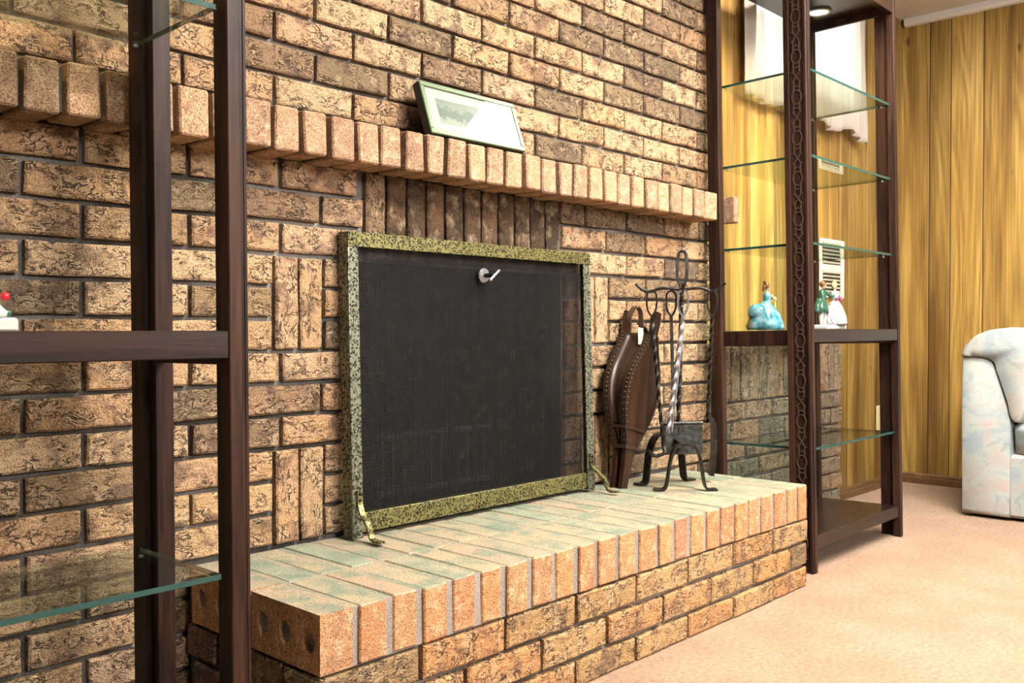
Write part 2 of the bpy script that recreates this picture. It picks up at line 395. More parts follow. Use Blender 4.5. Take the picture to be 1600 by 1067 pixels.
# ------------------------------------------------------------------ brick meshes
def brick_mesh(name, L, H, D, mats, seed, cham=.004, jit=.0016):
    """face in the xz plane at y=0, body behind it (y>0); 8-point ragged outline"""
    r = random.Random(seed); bm = NB()
    pts = [(-.5, -.5), (-.17, -.5), (.19, -.5), (.5, -.5), (.5, .5), (.16, .5), (-.2, .5), (-.5, .5)]
    pts = [(x * L + r.uniform(-jit, jit), z * H + r.uniform(-jit, jit)) for x, z in pts]
    ins = [(x - math.copysign(min(cham, abs(x)) if abs(x) > L * .4 else 0, x), z - math.copysign(cham, z)) for x, z in pts]
    A = [bm.verts.new((x, D, z)) for x, z in pts]; B = [bm.verts.new((x, cham * .9, z)) for x, z in pts]
    Cc = [bm.verts.new((x, r.uniform(-.001, .0012), z)) for x, z in ins]
    for k in range(8):
        j = (k + 1) % 8
        bm.faces.new((A[k], A[j], B[j], B[k])); bm.faces.new((B[k], B[j], Cc[j], Cc[k]))
    bm.faces.new(Cc)
    bmesh.ops.recalc_face_normals(bm, faces=bm.faces[:])
    me = bpy.data.meshes.new(name); bm.to_mesh(me); bm.free()
    for m in mats: me.materials.append(m)
    return me
class Bricks:
    cache = {}
    @classmethod
    def get(c, L, H, D, mat):
        l = min((.03, .045, .06, .08, .095, .13, .165, .195, .21), key=lambda q: abs(q - L)); v = random.randrange(5)
        key = (l, round(H, 3), round(D, 3), mat.name, v)
        if key not in c.cache: c.cache[key] = brick_mesh('brick', l, H, D, [mat], hash(key[:3]) % 999 + v * 31)
        return c.cache[key], l
def px(P):
    d = Vector(P) - Vector((0, 0, .77)); fw = Vector((math.cos(YAW) * math.cos(PIT), math.sin(YAW) * math.cos(PIT), -math.sin(PIT)))
    rt = Vector((math.sin(YAW), -math.cos(YAW), 0)); dn = fw.cross(rt); k = d.dot(fw)
    if k < .05: return (-9999, 0)
    return (800 + 1456.55 * d.dot(rt) / k, 533.5 + 1456.55 * d.dot(dn) / k)
def lay(parent, jobs, limit=300, dep=.06):
    """jobs: (cx, cz, L, H, vertical, mat, yface). the nearest in-frame ones become parts, the rest one stuff part"""
    def score(j):
        u = px((j[0], j[6], j[1])); inside = -60 < u[0] < 1660 and -60 < u[1] < 1130
        return (0 if inside else 1, Vector((j[0], j[6], j[1] - .77)).length)
    jobs = sorted(jobs, key=score); rest = []
    for i, (cx, cz, L, H, vert, mat, yf) in enumerate(jobs):
        me, l = Bricks.get(L, H, dep, mat)
        loc = Vector((cx, yf + random.uniform(-.0015, .0015), cz)); ry = (PI / 2 if vert else 0) + random.uniform(-.006, .006)
        if i < limit and score(jobs[i])[0] == 0:
            o = link(bpy.data.objects.new('brick', me), parent)
            o.location = loc; o.rotation_euler = (random.uniform(-.01, .01), ry, random.uniform(-.006, .006)); o.scale = (L / l, 1, 1)
        else: rest.append((me, Matrix.Translation(loc) @ Matrix.Rotation(ry, 4, 'Y') @ Matrix.Diagonal((L / l, 1, 1, 1)), mat))
    if rest:
        bm = NB(); mats = []
        for me, mt, mat in rest:
            if mat not in mats: mats.append(mat)
            s = len(bm.verts); fs = len(bm.faces); bm.from_mesh(me); bm.verts.ensure_lookup_table(); bm.faces.ensure_lookup_table()
            for q in bm.verts[s:]: q.co = mt @ q.co
            for f in bm.faces[fs:]: f.material_index = mats.index(mat)
        o = mesh_obj('outer_bricks', bm, mats, parent); o['kind'] = 'stuff'

# ------------------------------------------------------------------ shell
bm = NB(); box(bm, -3.2, XR + .1, -3.4, YP + .1, -.05, 0); tag(mesh_obj('floor', bm, M_CARPET), 'peach cut pile carpet covering the floor', kind='structure')
bm = NB(); box(bm, -3.2, XR + .1, -3.4, YP + .1, ZC, ZC + .05); tag(mesh_obj('ceiling', bm, M_CEIL), kind='structure')

# --- chimney wall: mortar mass with the firebox opening
FX0, FX1, FZ1 = 1.312, 2.036, .922
j = .017
bm = NB()
box(bm, -.35, FX0, W + j, YP, 0, ZC); box(bm, FX1, BX1 - .004, W + j, YP, 0, ZC)
box(bm, FX0, FX1, W + j, YP, FZ1, ZC); box(bm, FX0, FX1, W + j, YP, 0, ZT - .005)
wf = tag(mesh_obj('wall_fireplace', bm, M_MORT), 'rough tan brick chimney wall', kind='structure')
L = .2049; jt = .0105; c_lo = .0685
jobs = []
def row(z0, z1, joint, segs, mat_fn, yf=W, jt=jt):
    """stretchers between head joints joint + k*L inside the given X segments"""
    for (a, b) in segs:
        k = math.floor((a - joint) / L); x = a
        while x < b - 1e-6:
            nx = min(b, joint + (k + 1) * L); k += 1
            if nx - x > .024:
                s, e = x + jt / 2, nx - jt / 2
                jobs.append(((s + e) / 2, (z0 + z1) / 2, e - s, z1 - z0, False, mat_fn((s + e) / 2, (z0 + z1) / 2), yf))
            x = nx
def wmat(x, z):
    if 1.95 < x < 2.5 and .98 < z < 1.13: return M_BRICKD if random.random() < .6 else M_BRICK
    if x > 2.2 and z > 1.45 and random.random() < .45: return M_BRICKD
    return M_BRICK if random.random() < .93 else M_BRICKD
PAIR_L = (1.0875, 1.2125); PAIR_R = (2.112, 2.242); SOL = (1.326, 2.0165)
for k in range(0, 16):                       # courses below the mantel
    zt_ = 1.059 - c_lo * (k - 1); zb = 1.059 - c_lo * k
    if k == 0: zt_ = MZ0 + .004
    joint = .6939 if k % 2 == 0 else .6939 - L / 2
    segs = [(-.3, BX1)]
    def cut(s, a, b):
        out = []
        for (p, q) in s:
            if b <= p or a >= q: out.append((p, q))
            else:
                if a > p: out.append((p, a))
                if b < q: out.append((b, q))
        return out
    if k <= 2: segs = cut(segs, *SOL)
    else: segs = cut(segs, FX0, FX1)
    if 3 <= k <= 5 or 9 <= k <= 11: segs = cut(cut(segs, *PAIR_L), *PAIR_R)
    if zt_ < ZT + .01: segs = cut(segs, HX0 + .02, HX1 - .02)
    if zb < -.02: continue
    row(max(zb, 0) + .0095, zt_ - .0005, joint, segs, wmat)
for (a, b) in (PAIR_L, PAIR_R):              # upright pairs beside the opening
    for (z0, z1) in ((.7165, .922), (.305, .511)):
        for q in range(2):
            w = (b - a) / 2
            jobs.append((a + w * (q + .5), (z0 + z1) / 2 + .003, z1 - z0 - .01, w - .007, True, M_BRICK, W))
n = 11; w = (SOL[1] - SOL[0]) / n            # soldier course over the opening
for q in range(n):
    jobs.append((SOL[0] + w * (q + .5), (.922 + MZ0) / 2 + .003, MZ0 - .922 - .004, w - .0085, True, M_SOOT if 1 <= q else M_BRICKD, W))
for k in range(2, 18):                       # courses above the mantel
    zb = 1.0983 + .0669 * k
    if zb > 2.29: break
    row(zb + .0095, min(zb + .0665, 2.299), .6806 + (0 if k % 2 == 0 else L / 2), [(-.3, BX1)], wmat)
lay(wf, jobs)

# --- low brick wainscot right of the chimney
LX1, LZ1 = 3.893, .703
bm = NB(); box(bm, BX1 + .002, LX1 - .004, W + j, YP, 0, LZ1 - .006)
wl = tag(mesh_obj('wall_wainscot', bm, M_MORT), 'low grey-tan brick wainscot with an upright top course', kind='structure')
jobs = []
nb = 16; w = (LX1 - BX1) / nb
for q in range(nb): jobs.append((BX1 + w * (q + .5), (.498 + LZ1) / 2 + .003, LZ1 - .498 - .008, w - .008, True, M_LOW, W))
for k in range(8):
    zt_ = .498 - .0695 * k; zb = zt_ - .0695
    if zt_ < .02: break
    row(max(zb, 0) + .009, zt_, 2.86 + (0 if k % 2 == 0 else L / 2), [(BX1 + .004, LX1)], lambda x, z: M_LOW)
lay(wl, jobs)

# --- panelled walls, plank by plank
def planks(name, parent_label, edges, axis, at, zt_):
    bm = NB()
    if axis == 'x': box(bm, edges[0], edges[-1], at, at + .05, 0, zt_)
    else: box(bm, at, at + .05, min(edges), max(edges), 0, zt_)
    w = tag(mesh_obj(name, bm, M_PANELDK), parent_label, kind='structure')
    for a, b in zip(edges, edges[1:]):
        lo, hi = min(a, b) + .002, max(a, b) - .002; hw = (hi - lo) / 2
        bm = NB()
        if axis == 'x': box(bm, -hw, hw, -.004, .004, 0, zt_ - .001, bev=.002)
        else: box(bm, -.004, .004, -hw, hw, 0, zt_ - .001, bev=.002)
        o = mesh_obj('plank', bm, M_PANEL, w)
        o.location = ((lo + hi) / 2, at, 0) if axis == 'x' else (at, (lo + hi) / 2, 0)
    return w
planks('wall_back', 'honey wood plank panelling behind the display cabinet', [BX1, 2.955, 3.077, 3.225, 3.414, 3.53, 3.66, 3.78, 3.918, 4.022, 4.119, 4.322, 4.417, 4.498, 4.61, XR], 'x', YP, ZC)
planks('wall_right', 'honey wood plank panelling behind the sofa', [YP, 1.64, 1.541, 1.394, 1.19, 1.07, .95, .79, .66, .48, .36, .2, .05, -.12, -.24, -.44, -.6, -.76, -.95, -1.1, -1.3, -1.5], 'y', XR, ZC)
def baseboard(name, pts, parent_lab):
    bm = NB()
    prof = [(0, 0), (.012, 0), (.012, .028), (.008, .032), (.008, .044), (.003, .052), (0, .052)]
    (x0, y0), (x1, y1), nrm = pts
    A = [bm.verts.new((x0 + nrm[0] * d, y0 + nrm[1] * d, z)) for d, z in prof]; B = [bm.verts.new((x1 + nrm[0] * d, y1 + nrm[1] * d, z)) for d, z in prof]
    m = len(prof)
    for k in range(m): bm.faces.new((A[k], A[(k + 1) % m], B[(k + 1) % m], B[k]))
    bm.faces.new(A); bm.faces.new(B[::-1])
    tag(mesh_obj(name, bm, M_BASEB), parent_lab, kind='structure')
baseboard('baseboard_back', ((LX1 + .002, YP - .0042), (XR - .005, YP - .0042), (0, -1)), None)
baseboard('baseboard_right', ((XR - .0042, YP - .018), (XR - .0042, -1.5), (-1, 0)), None)
bm = NB()   # wall angle / cove at the ceiling
prof = [(.0042, 2.262), (.022, 2.266), (.03, 2.276), (.03, 2.2995), (.0042, 2.2995)]
for (p0, p1, nrm) in (((XR, YP - .02), (XR, -1.5), (-1, 0)),):
    A = [bm.verts.new((p0[0] + nrm[0] * d, p0[1] + nrm[1] * d, z)) for d, z in prof]; B = [bm.verts.new((p1[0] + nrm[0] * d, p1[1] + nrm[1] * d, z)) for d, z in prof]
    for k in range(5): bm.faces.new((A[k], A[(k + 1) % 5], B[(k + 1) % 5], B[k]))
    bm.faces.new(A); bm.faces.new(B[::-1])
tag(mesh_obj('trim_1', bm, M_CEIL), kind='structure')

# ------------------------------------------------------------------ hearth
def rough_box_mesh(name, sx, sy, sz, mats, seed, topmi=1, bev=.0028, jit=.0016):
    """box from 0 (front) .. sy in y, centred in x, top at z=0"""
    r = random.Random(seed); bm = NB(); box(bm, -sx / 2, sx / 2, 0, sy, -sz, 0)
    for q in bm.verts: q.co += Vector((r.uniform(-jit, jit), r.uniform(-jit, jit), r.uniform(-jit, jit) * .6))
    bmesh.ops.bevel(bm, geom=bm.edges[:], offset=bev, segments=1, affect='EDGES')
    bmesh.ops.recalc_face_normals(bm, faces=bm.faces[:])
    for f in bm.faces: f.material_index = topmi if f.normal.z > .6 else 0
    me = bpy.data.meshes.new(name); bm.to_mesh(me); bm.free()
    for m in mats: me.materials.append(m)
    return me
hearth = thing('fireplace_hearth', 'raised brick fireplace hearth with an upright brick nosing', 'hearth', ((HX0 + HX1) / 2, (YH + W) / 2, 0))
hl = Vector(hearth.location)
def hput(o, loc): o.location = Vector(loc) - hl
bm = NB(); box(bm, HX0 + .014, HX1 - .009, YH + .015, W + .004, 0, .202)
o = mesh_obj('mortar_core', bm, M_MORT, hearth); o.data.transform(Matrix.Translation(-hl))
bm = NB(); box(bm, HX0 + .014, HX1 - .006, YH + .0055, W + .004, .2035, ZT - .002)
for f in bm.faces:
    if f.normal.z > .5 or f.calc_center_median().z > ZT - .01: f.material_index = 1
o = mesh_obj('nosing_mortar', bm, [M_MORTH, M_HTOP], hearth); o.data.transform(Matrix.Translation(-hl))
rx = [.9535, 1.0271, 1.0968, 1.1709, 1.2448, 1.3151, 1.3898, 1.4641, 1.5391, 1.6073, 1.683, 1.7588, 1.8386, 1.9093, 1.9787, 2.0513, 2.1221, 2.1939, 2.2677, 2.3366, 2.4121, 2.4895, 2.5571, HX1 + .004]
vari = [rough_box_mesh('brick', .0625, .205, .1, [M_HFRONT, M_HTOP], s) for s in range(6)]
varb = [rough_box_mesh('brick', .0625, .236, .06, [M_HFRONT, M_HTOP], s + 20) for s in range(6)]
for a, b in zip(rx, rx[1:]):
    w = b - a - .0165
    for row_ in range(2):
        o = link(bpy.data.objects.new('brick', random.choice(vari if row_ == 0 else varb)), hearth)
        hput(o, ((a + b) / 2, YH + random.uniform(-.002, .0015) if row_ == 0 else YH + .214, ZT + random.uniform(-.0018, .0008)))
        o.scale = (w / .0625, 1, 1); o.rotation_euler = (random.uniform(-.006, .006), random.uniform(-.008, .008), random.uniform(-.006, .006))
# end bricks on edge: bed faces with three core holes show on the left end
def holed_brick(y0, y1, plugs, seed):
    r = random.Random(seed); bm = NB(); x0, x1 = HX0, .9535 - .006; z0, z1 = ZT - .1, ZT
    N = 12; cells = 3; cl = (y1 - y0) / cells
    for k in range(cells):
        a, b = y0 + cl * k, y0 + cl * (k + 1); cy, cz = (a + b) / 2, (z0 + z1) / 2; R = .0175
        sq, ci, cb = [], [], []
        for q in range(N):
            t = 2 * PI * q / N + PI / 12; u, v = math.cos(t), math.sin(t); s = max(abs(u), abs(v))
            sq.append(bm.verts.new((x0, cy + u / s * cl / 2, cz + v / s * (z1 - z0) / 2)))
            rr = R * r.uniform(.85, 1.15)
            ci.append(bm.verts.new((x0 + .001, cy + u * rr, cz + v * rr * 1.15))); d = .006 if plugs[k] else .04
            cb.append(bm.verts.new((x0 + d + r.uniform(-.003, .003), cy + u * rr * .85, cz + v * rr)))
        for q in range(N):
            e = (q + 1) % N
            bm.faces.new((sq[q], sq[e], ci[e], ci[q])); bm.faces.new((ci[q], ci[e], cb[e], cb[q]))
        f = bm.faces.new(cb); f.material_index = 2 if plugs[k] else 0
    # remaining faces of the block
    def quad(*p, mi=0): f = bm.faces.new([bm.verts.new(q) for q in p]); f.material_index = mi
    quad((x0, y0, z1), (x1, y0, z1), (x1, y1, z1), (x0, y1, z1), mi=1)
    quad((x0, y0, z0), (x1, y0, z0), (x1, y0, z1), (x0, y0, z1)); quad((x0, y1, z0), (x1, y1, z0), (x1, y1, z1), (x0, y1, z1))
    quad((x1, y0, z0), (x1, y1, z0), (x1, y1, z1), (x1, y0, z1)); quad((x0, y0, z0), (x1, y0, z0), (x1, y1, z0), (x0, y1, z0))
    # fill the corners of the bed face
    for k in range(cells):
        a, b = y0 + cl * k, y0 + cl * (k + 1)
        quad((x0 + .0006, a, z0), (x0 + .0006, a + .012, z0), (x0 + .0006, a, z0 + .012)); quad((x0 + .0006, b, z0), (x0 + .0006, b - .012, z0), (x0 + .0006, b, z0 + .012))
        quad((x0 + .0006, a, z1), (x0 + .0006, a + .012, z1), (x0 + .0006, a, z1 - .012)); quad((x0 + .0006, b, z1), (x0 + .0006, b - .012, z1), (x0 + .0006, b, z1 - .012))
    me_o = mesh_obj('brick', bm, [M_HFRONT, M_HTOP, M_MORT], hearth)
    me_o.data.transform(Matrix.Translation(-hl)); me_o['label'] = 'end brick with round core holes'
holed_brick(YH + .001, YH + .207, [False, True, True], 3)
holed_brick(YH + .213, YH + .419, [True, True, True], 5)
# stretcher courses, front and left end
def lay_local(parent, origin, jobs, face):
    for (cx, cz, Lb, H, mat) in jobs:
        me, l = Bricks.get(Lb, H, .05, mat); o = link(bpy.data.objects.new('brick', me), parent)
        if face == 'front': loc = (cx, YH + random.uniform(-.002, .0015), cz); rz = 0
        elif face == 'left': loc = (HX0 + random.uniform(-.002, .001), cx, cz); rz = -PI / 2
        else: loc = (HX1 - random.uniform(-.002, .001), cx, cz); rz = PI / 2
        o.location = Vector(loc) - Vector(origin); o.scale = (Lb / l, 1, 1)
        o.rotation_euler = (random.uniform(-.008, .008), random.uniform(-.006, .006), rz)
courses = [(.139, .1985), (.0675, .129), (.002, .057)]
for k, (z0, z1) in enumerate(courses):
    J0 = 1.5377 - (0 if k % 2 == 0 else .2188 / 2); jj = []
    xs = [HX0] + [J0 + .2188 * q for q in range(-4, 6) if HX0 + .03 < J0 + .2188 * q < HX1 - .03] + [HX1]
    for a, b in zip(xs, xs[1:]):
        s = a if a == HX0 else a + .005; e = b if b == HX1 else b - .005
        jj.append(((s + e) / 2, (z0 + z1) / 2, e - s, z1 - z0, M_HFACE))
    lay_local(hearth, hl, jj, 'front')
    for face in ('left', 'right'):
        ys = [YH + .002, YH + (.11 if k % 2 == 0 else .21), YH + (.33 if k % 2 == 0 else .42), W - .004]; jj = []
        for a, b in zip(ys, ys[1:]):
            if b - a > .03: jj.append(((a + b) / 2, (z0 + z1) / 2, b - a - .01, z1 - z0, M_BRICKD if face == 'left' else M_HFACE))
        lay_local(hearth, hl, jj, face)

# ------------------------------------------------------------------ mantel
mantel = thing('fireplace_mantel', 'projecting brick mantel shelf of upright header bricks above the fireplace', 'mantel', (1.66, (MY + W) / 2, MZ0))
ml = Vector(mantel.location)
bm = NB(); box(bm, .2, 2.680, MY + .024, W + .006, MZ0 + .008, MZ1 - .006)
o = mesh_obj('mortar_core', bm, M_MORT, mantel); o.data.transform(Matrix.Translation(-ml))
mvar = [rough_box_mesh('brick', .057, .104, MZ1 - MZ0, [M_MANT], s + 50, topmi=0, bev=.0035, jit=.002) for s in range(6)]
x = 1.0272 - .067 * 12
MEND = 2.690   # the run stops at the cabinet post; a stub carries on past it
while x < MEND - .03:
    p = .0665 + random.uniform(-.0012, .0012)
    if MEND - x < .09: p = MEND - x + .008
    o = link(bpy.data.objects.new('brick', random.choice(mvar)), mantel)
    o.location = Vector((x + p / 2, MY + random.uniform(-.0025, .0025), MZ1 + random.uniform(-.002, .002))) - ml
    o.scale = ((p - .0125) / .057, 1, 1); o.rotation_euler = (random.uniform(-.012, .012), random.uniform(-.014, .014), random.uniform(-.02, .02)); x += p

o = link(bpy.data.objects.new('brick', mvar[2]), mantel)
o.location = Vector((2.8135, MY, MZ1)) - ml; o.scale = (.031 / .057, 1, 1)

# ------------------------------------------------------------------ firebox
fb = thing('firebox', 'dark sooty firebox behind the mesh fire screen', 'firebox', ((FX0 + FX1) / 2, W + .2, ZT))
fl = Vector(fb.location)
bm = NB(); d0, d1 = YP + .001, 2.16; ins = .13
for a, b in (((FX0, d0), (FX0 + ins, d1)), ((FX1, d0), (FX1 - ins, d1))):
    sweep(bm, [(a[0], a[1], .64), (b[0], b[1], .64)], rectp(.7, .02), up=(0, 0, 1))
box(bm, FX0 + ins - .02, FX1 - ins + .02, d1, d1 + .02, .29, .99)
o = mesh_obj('lining', bm, M_SOOT, fb); o.data.transform(Matrix.Translation(-fl))
bm = NB(); box(bm, FX0 - .01, FX1 + .01, W + .012, d1, .285, .2995); o = mesh_obj('firebox_floor', bm, M_SOOT, fb); o.data.transform(Matrix.Translation(-fl))
bm = NB(); box(bm, FX0 - .01, FX1 + .01, d0, d1, .985, 1.0); o = mesh_obj('throat', bm, M_SOOT, fb); o.data.transform(Matrix.Translation(-fl))
# cast grate basket
gr = thing('fireplace_grate', 'dark iron grate basket inside the firebox behind the mesh', 'grate', (1.70, 1.9, .30))
for k in range(13):
    X = 1.50 + .4 * k / 12 - 1.7; part('bar', lambda b: tube(b, [(X, -.04, .04), (X, -.04, .195)], .006, 6), M_ASHIRON, gr)
for z in (.045, .19):
    bm = NB(); tube(bm, [(-.22, -.04, z), (.2, -.04, z)], .009, 8); mesh_obj('rail', bm, M_ASHIRON, gr)
bm = NB(); box(bm, -.2, .2, .11, .13, .22, .32)
mesh_obj('fireback_plate', bm, M_IRON, gr)
for k in range(7):
    for z in (.24, .285):
        X = -.17 + .05 * k; part('slot', lambda b: box(b, X, X + .026, .098, .112, z, z + .021), M_SLOT, gr)
for sx in (-.18, .17):
    for sy in (-.03, .11): part('foot', lambda b: tube(b, [(sx, sy, .0), (sx, sy, .05)], .008, 6), M_IRON, gr)
# sliding chain curtains
def chain_curtain(x0, x1, label):
    t = thing('chain_mesh_curtain', label, 'curtain', ((x0 + x1) / 2, W + .055, ZT), group=None)
    ox = (x0 + x1) / 2; bm = NB(); n = int((x1 - x0) / .0075)
    dep = lambda x: .016 * math.sin((x - 1.3) * 2 * PI / .085) + .005 * math.sin((x - 1.3) * 2 * PI / .037)
    r = .0008
    for k in range(n + 1):
        X = x0 + (x1 - x0) * k / n; y = dep(X)
        sweep(bm, [(X - ox, y, .005), (X - ox, y, .66)], rectp(.0016, .0016), up=(0, 1, 0), cap=False)
    for k in range(72):
        z = .01 + .009 * k
        sweep(bm, [(x0 + (x1 - x0) * q / 48 - ox, dep(x0 + (x1 - x0) * q / 48), z) for q in range(49)], rectp(.0014, .0014), up=(0, 0, 1), cap=False)
    o = mesh_obj('chain_mesh', bm, M_CURT_W, t); o['kind'] = 'stuff'
    bm = NB(); tube(bm, [(x0 - ox, 0, .665), (x1 - ox, 0, .665)], .006, 8); mesh_obj('curtain_rod', bm, M_IRON, t)
chain_curtain(FX0 + .01, 1.68, 'black chain mesh curtain hanging in the left half of the firebox opening')
chain_curtain(1.70, FX1 - .01, 'black chain mesh curtain hanging in the right half of the firebox opening')

# ------------------------------------------------------------------ fire screen
SX0, SX1, SH = 1.2465, 2.099, .676
fs = thing('fire_screen', 'brass framed black mesh fire screen standing on the hearth', 'fire screen', ((SX0 + SX1) / 2, 1.645, ZT + .002), (-.028, 0, 0))
hw = (SX1 - SX0) / 2
part('top_bar', lambda b: (box(b, -hw, hw, -.003, 0, SH - .033, SH, .001), box(b, -hw, hw, 0, .034, SH - .004, SH, .001)), M_BRASS, fs)
for s, nm in ((-1, 'left'), (1, 'right')):
    def side(b, s=s):
        a, c = sorted((s * hw, s * (hw - .029)))
        box(b, a, c, -.001, .003, .0, SH - .004, .001)
        a, c = sorted((s * hw, s * (hw - .004))); box(b, a, c, .0, .034, .0, SH - .004, .001)
        tube(b, [(s * (hw - .003), .001, .0), (s * (hw - .003), .001, SH - .033)], .004, 8)
    part('side_bar', side, M_BRASSP, fs)
part('bottom_bar', lambda b: (box(b, -hw + .029, hw - .029, .003, .007, .010, .052, .001), box(b, -hw + .029, hw - .029, .006, .03, .047, .052, .001)), M_BRASS, fs)
def wires(b):
    x0, x1, z0, z1 = -hw + .02, hw - .02, .04, SH - .02; pitch = .0062; y0 = .012
    for sgn in (1, -1):
        s = 0.0; span = (x1 - x0) + (z1 - z0)
        while s < span:
            s += pitch * 1.15
            if sgn == 1:   # x - z = const
                a = x0 - (z1 - z0) + s; p = (a, z0); q = (a + (z1 - z0), z1)
                if p[0] < x0: p = (x0, z0 + x0 - p[0])
                if q[0] > x1: q = (x1, z1 - (q[0] - x1))
            else:
                a = x0 + s; p = (a, z0); q = (a - (z1 - z0), z1)
                if p[0] > x1: p = (x1, z0 + p[0] - x1)
                if q[0] < x0: q = (x0, z1 - (x0 - q[0]))
            if p[1] >= q[1]: continue
            sweep(b, [(p[0], y0 + sgn * .0006, p[1]), (q[0], y0 + sgn * .0006, q[1])], rectp(.0013, .0011), up=(0, 1, 0), cap=False)
o = part('wire_mesh', wires, M_WIRE, fs); o['kind'] = 'stuff'
for s in (-1, 1):
    for z in (SH - .017,):
        r = part('rivet', lambda b: lathe(b, [(.0001, .0), (.0035, .0), (.003, .002), (.0001, .003)], n=8), M_IRON, fs)
        r.rotation_euler = (PI / 2, 0, 0); r.location = (s * (hw - .012), -.003, z)
    path = smooth_path([(s * (hw - .016), -.004, .105), (s * (hw - .016), -.006, .075), (s * (hw - .016) + .006 * s, -.024, .052), (s * (hw - .016) + .008 * s, -.044, .036), (s * (hw - .016) + .008 * s, -.054, .012), (s * (hw - .016) + .008 * s, -.066, .0035), (s * (hw - .016) + .008 * s, -.092, .0035)], 5)
    ft = part('foot', lambda b: sweep(b, path, rectp(.013, .005), up=(1, 0, 0)), M_BRASS, fs)
    for z in (.098, .084): 
        q = part('rivet', lambda b: lathe(b, [(.0001, .0), (.004, .0), (.003, .003), (.0001, .004)], n=8), M_IRON, ft)
        q.rotation_euler = (PI / 2, 0, 0); q.location = (s * (hw - .016), -.008, z)
kb = thing('damper_key', 'grey metal damper key poking through the top of the fire screen mesh', 'knob', (1.668, 1.659, .902))
kb.rotation_euler = (PI / 2, 0, 0)
part('rosette', lambda b: lathe(b, [(.0001, -.004), (.019, -.004), (.019, .0), (.016, .003), (.0001, .004)], n=20), M_STEEL, kb)
part('stem', lambda b: tube(b, [(0, 0, 0), (.004, 0, .03)], .006, 8), M_IRON, kb)
part('wing_handle', lambda b: (tube(b, [(-.008, -.012, .03), (.016, .010, .034)], .0035, 8), ball_(b, (-.008, -.012, .03), .005, .005, .005), ball_(b, (.016, .010, .034), .005, .005, .005)), M_STEEL, kb)

# ------------------------------------------------------------------ display cabinets (etageres)
def glass_shelf(root, x0, x1, y0, y1, z, t=.008):
    o = part('glass_shelf', lambda b: box(b, x0, x1, y0, y1, z, z + t), M_GLASS, root)
    part('polished_edge', lambda b: (box(b, x0, x1, y0 - .0012, y0, z, z + t), ), M_GEDGE, o)
    part('polished_edge', lambda b: (box(b, x0 - .0012, x0, y0, y1, z, z + t), ), M_GEDGE, o)
    part('polished_edge', lambda b: (box(b, x1, x1 + .0012, y0, y1, z, z + t), ), M_GEDGE, o)
    for xx in (x0 + .002, x1 - .012):
        for yy in (y0 + .025, y1 - .03): part('shelf_pin', lambda b: box(b, xx, xx + .008, yy, yy + .006, z - .005, z - .0005, .001), M_CLIP, o)
def fretwork(b, xo, yc, z0, z1, sgn):
    """pierced applique on a post side (plane x = const)"""
    pitch = .1275; zc = z0 + pitch / 2; r = .0019
    P = lambda y, z: (xo, yc + y, z)
    while zc + pitch * .5 < z1:
        pr = rectp(.004, .003); up = (1, 0, 0)
        sweep(b, [P(.0155 * math.cos(a), zc + .022 * math.sin(a)) for a in [2 * PI * k / 18 for k in range(18)]], pr, up=up, closed=True)
        for s in (1, -1):
            sweep(b, [P(.009 * math.cos(a), zc + s * (.026 + .009 * math.sin(a))) for a in [PI * k / 8 for k in range(9)]], pr, up=up)
            for e in (1, -1):
                sweep(b, [P(e * .010, zc + s * .020), P(e * .010, zc + s * .046), P(e * .016, zc + s * .048)], pr, up=up)
                sweep(b, [P(e * .012, zc + s * .047), P(-e * .0, zc + s * .0638)], pr, up=up)
        zc += pitch
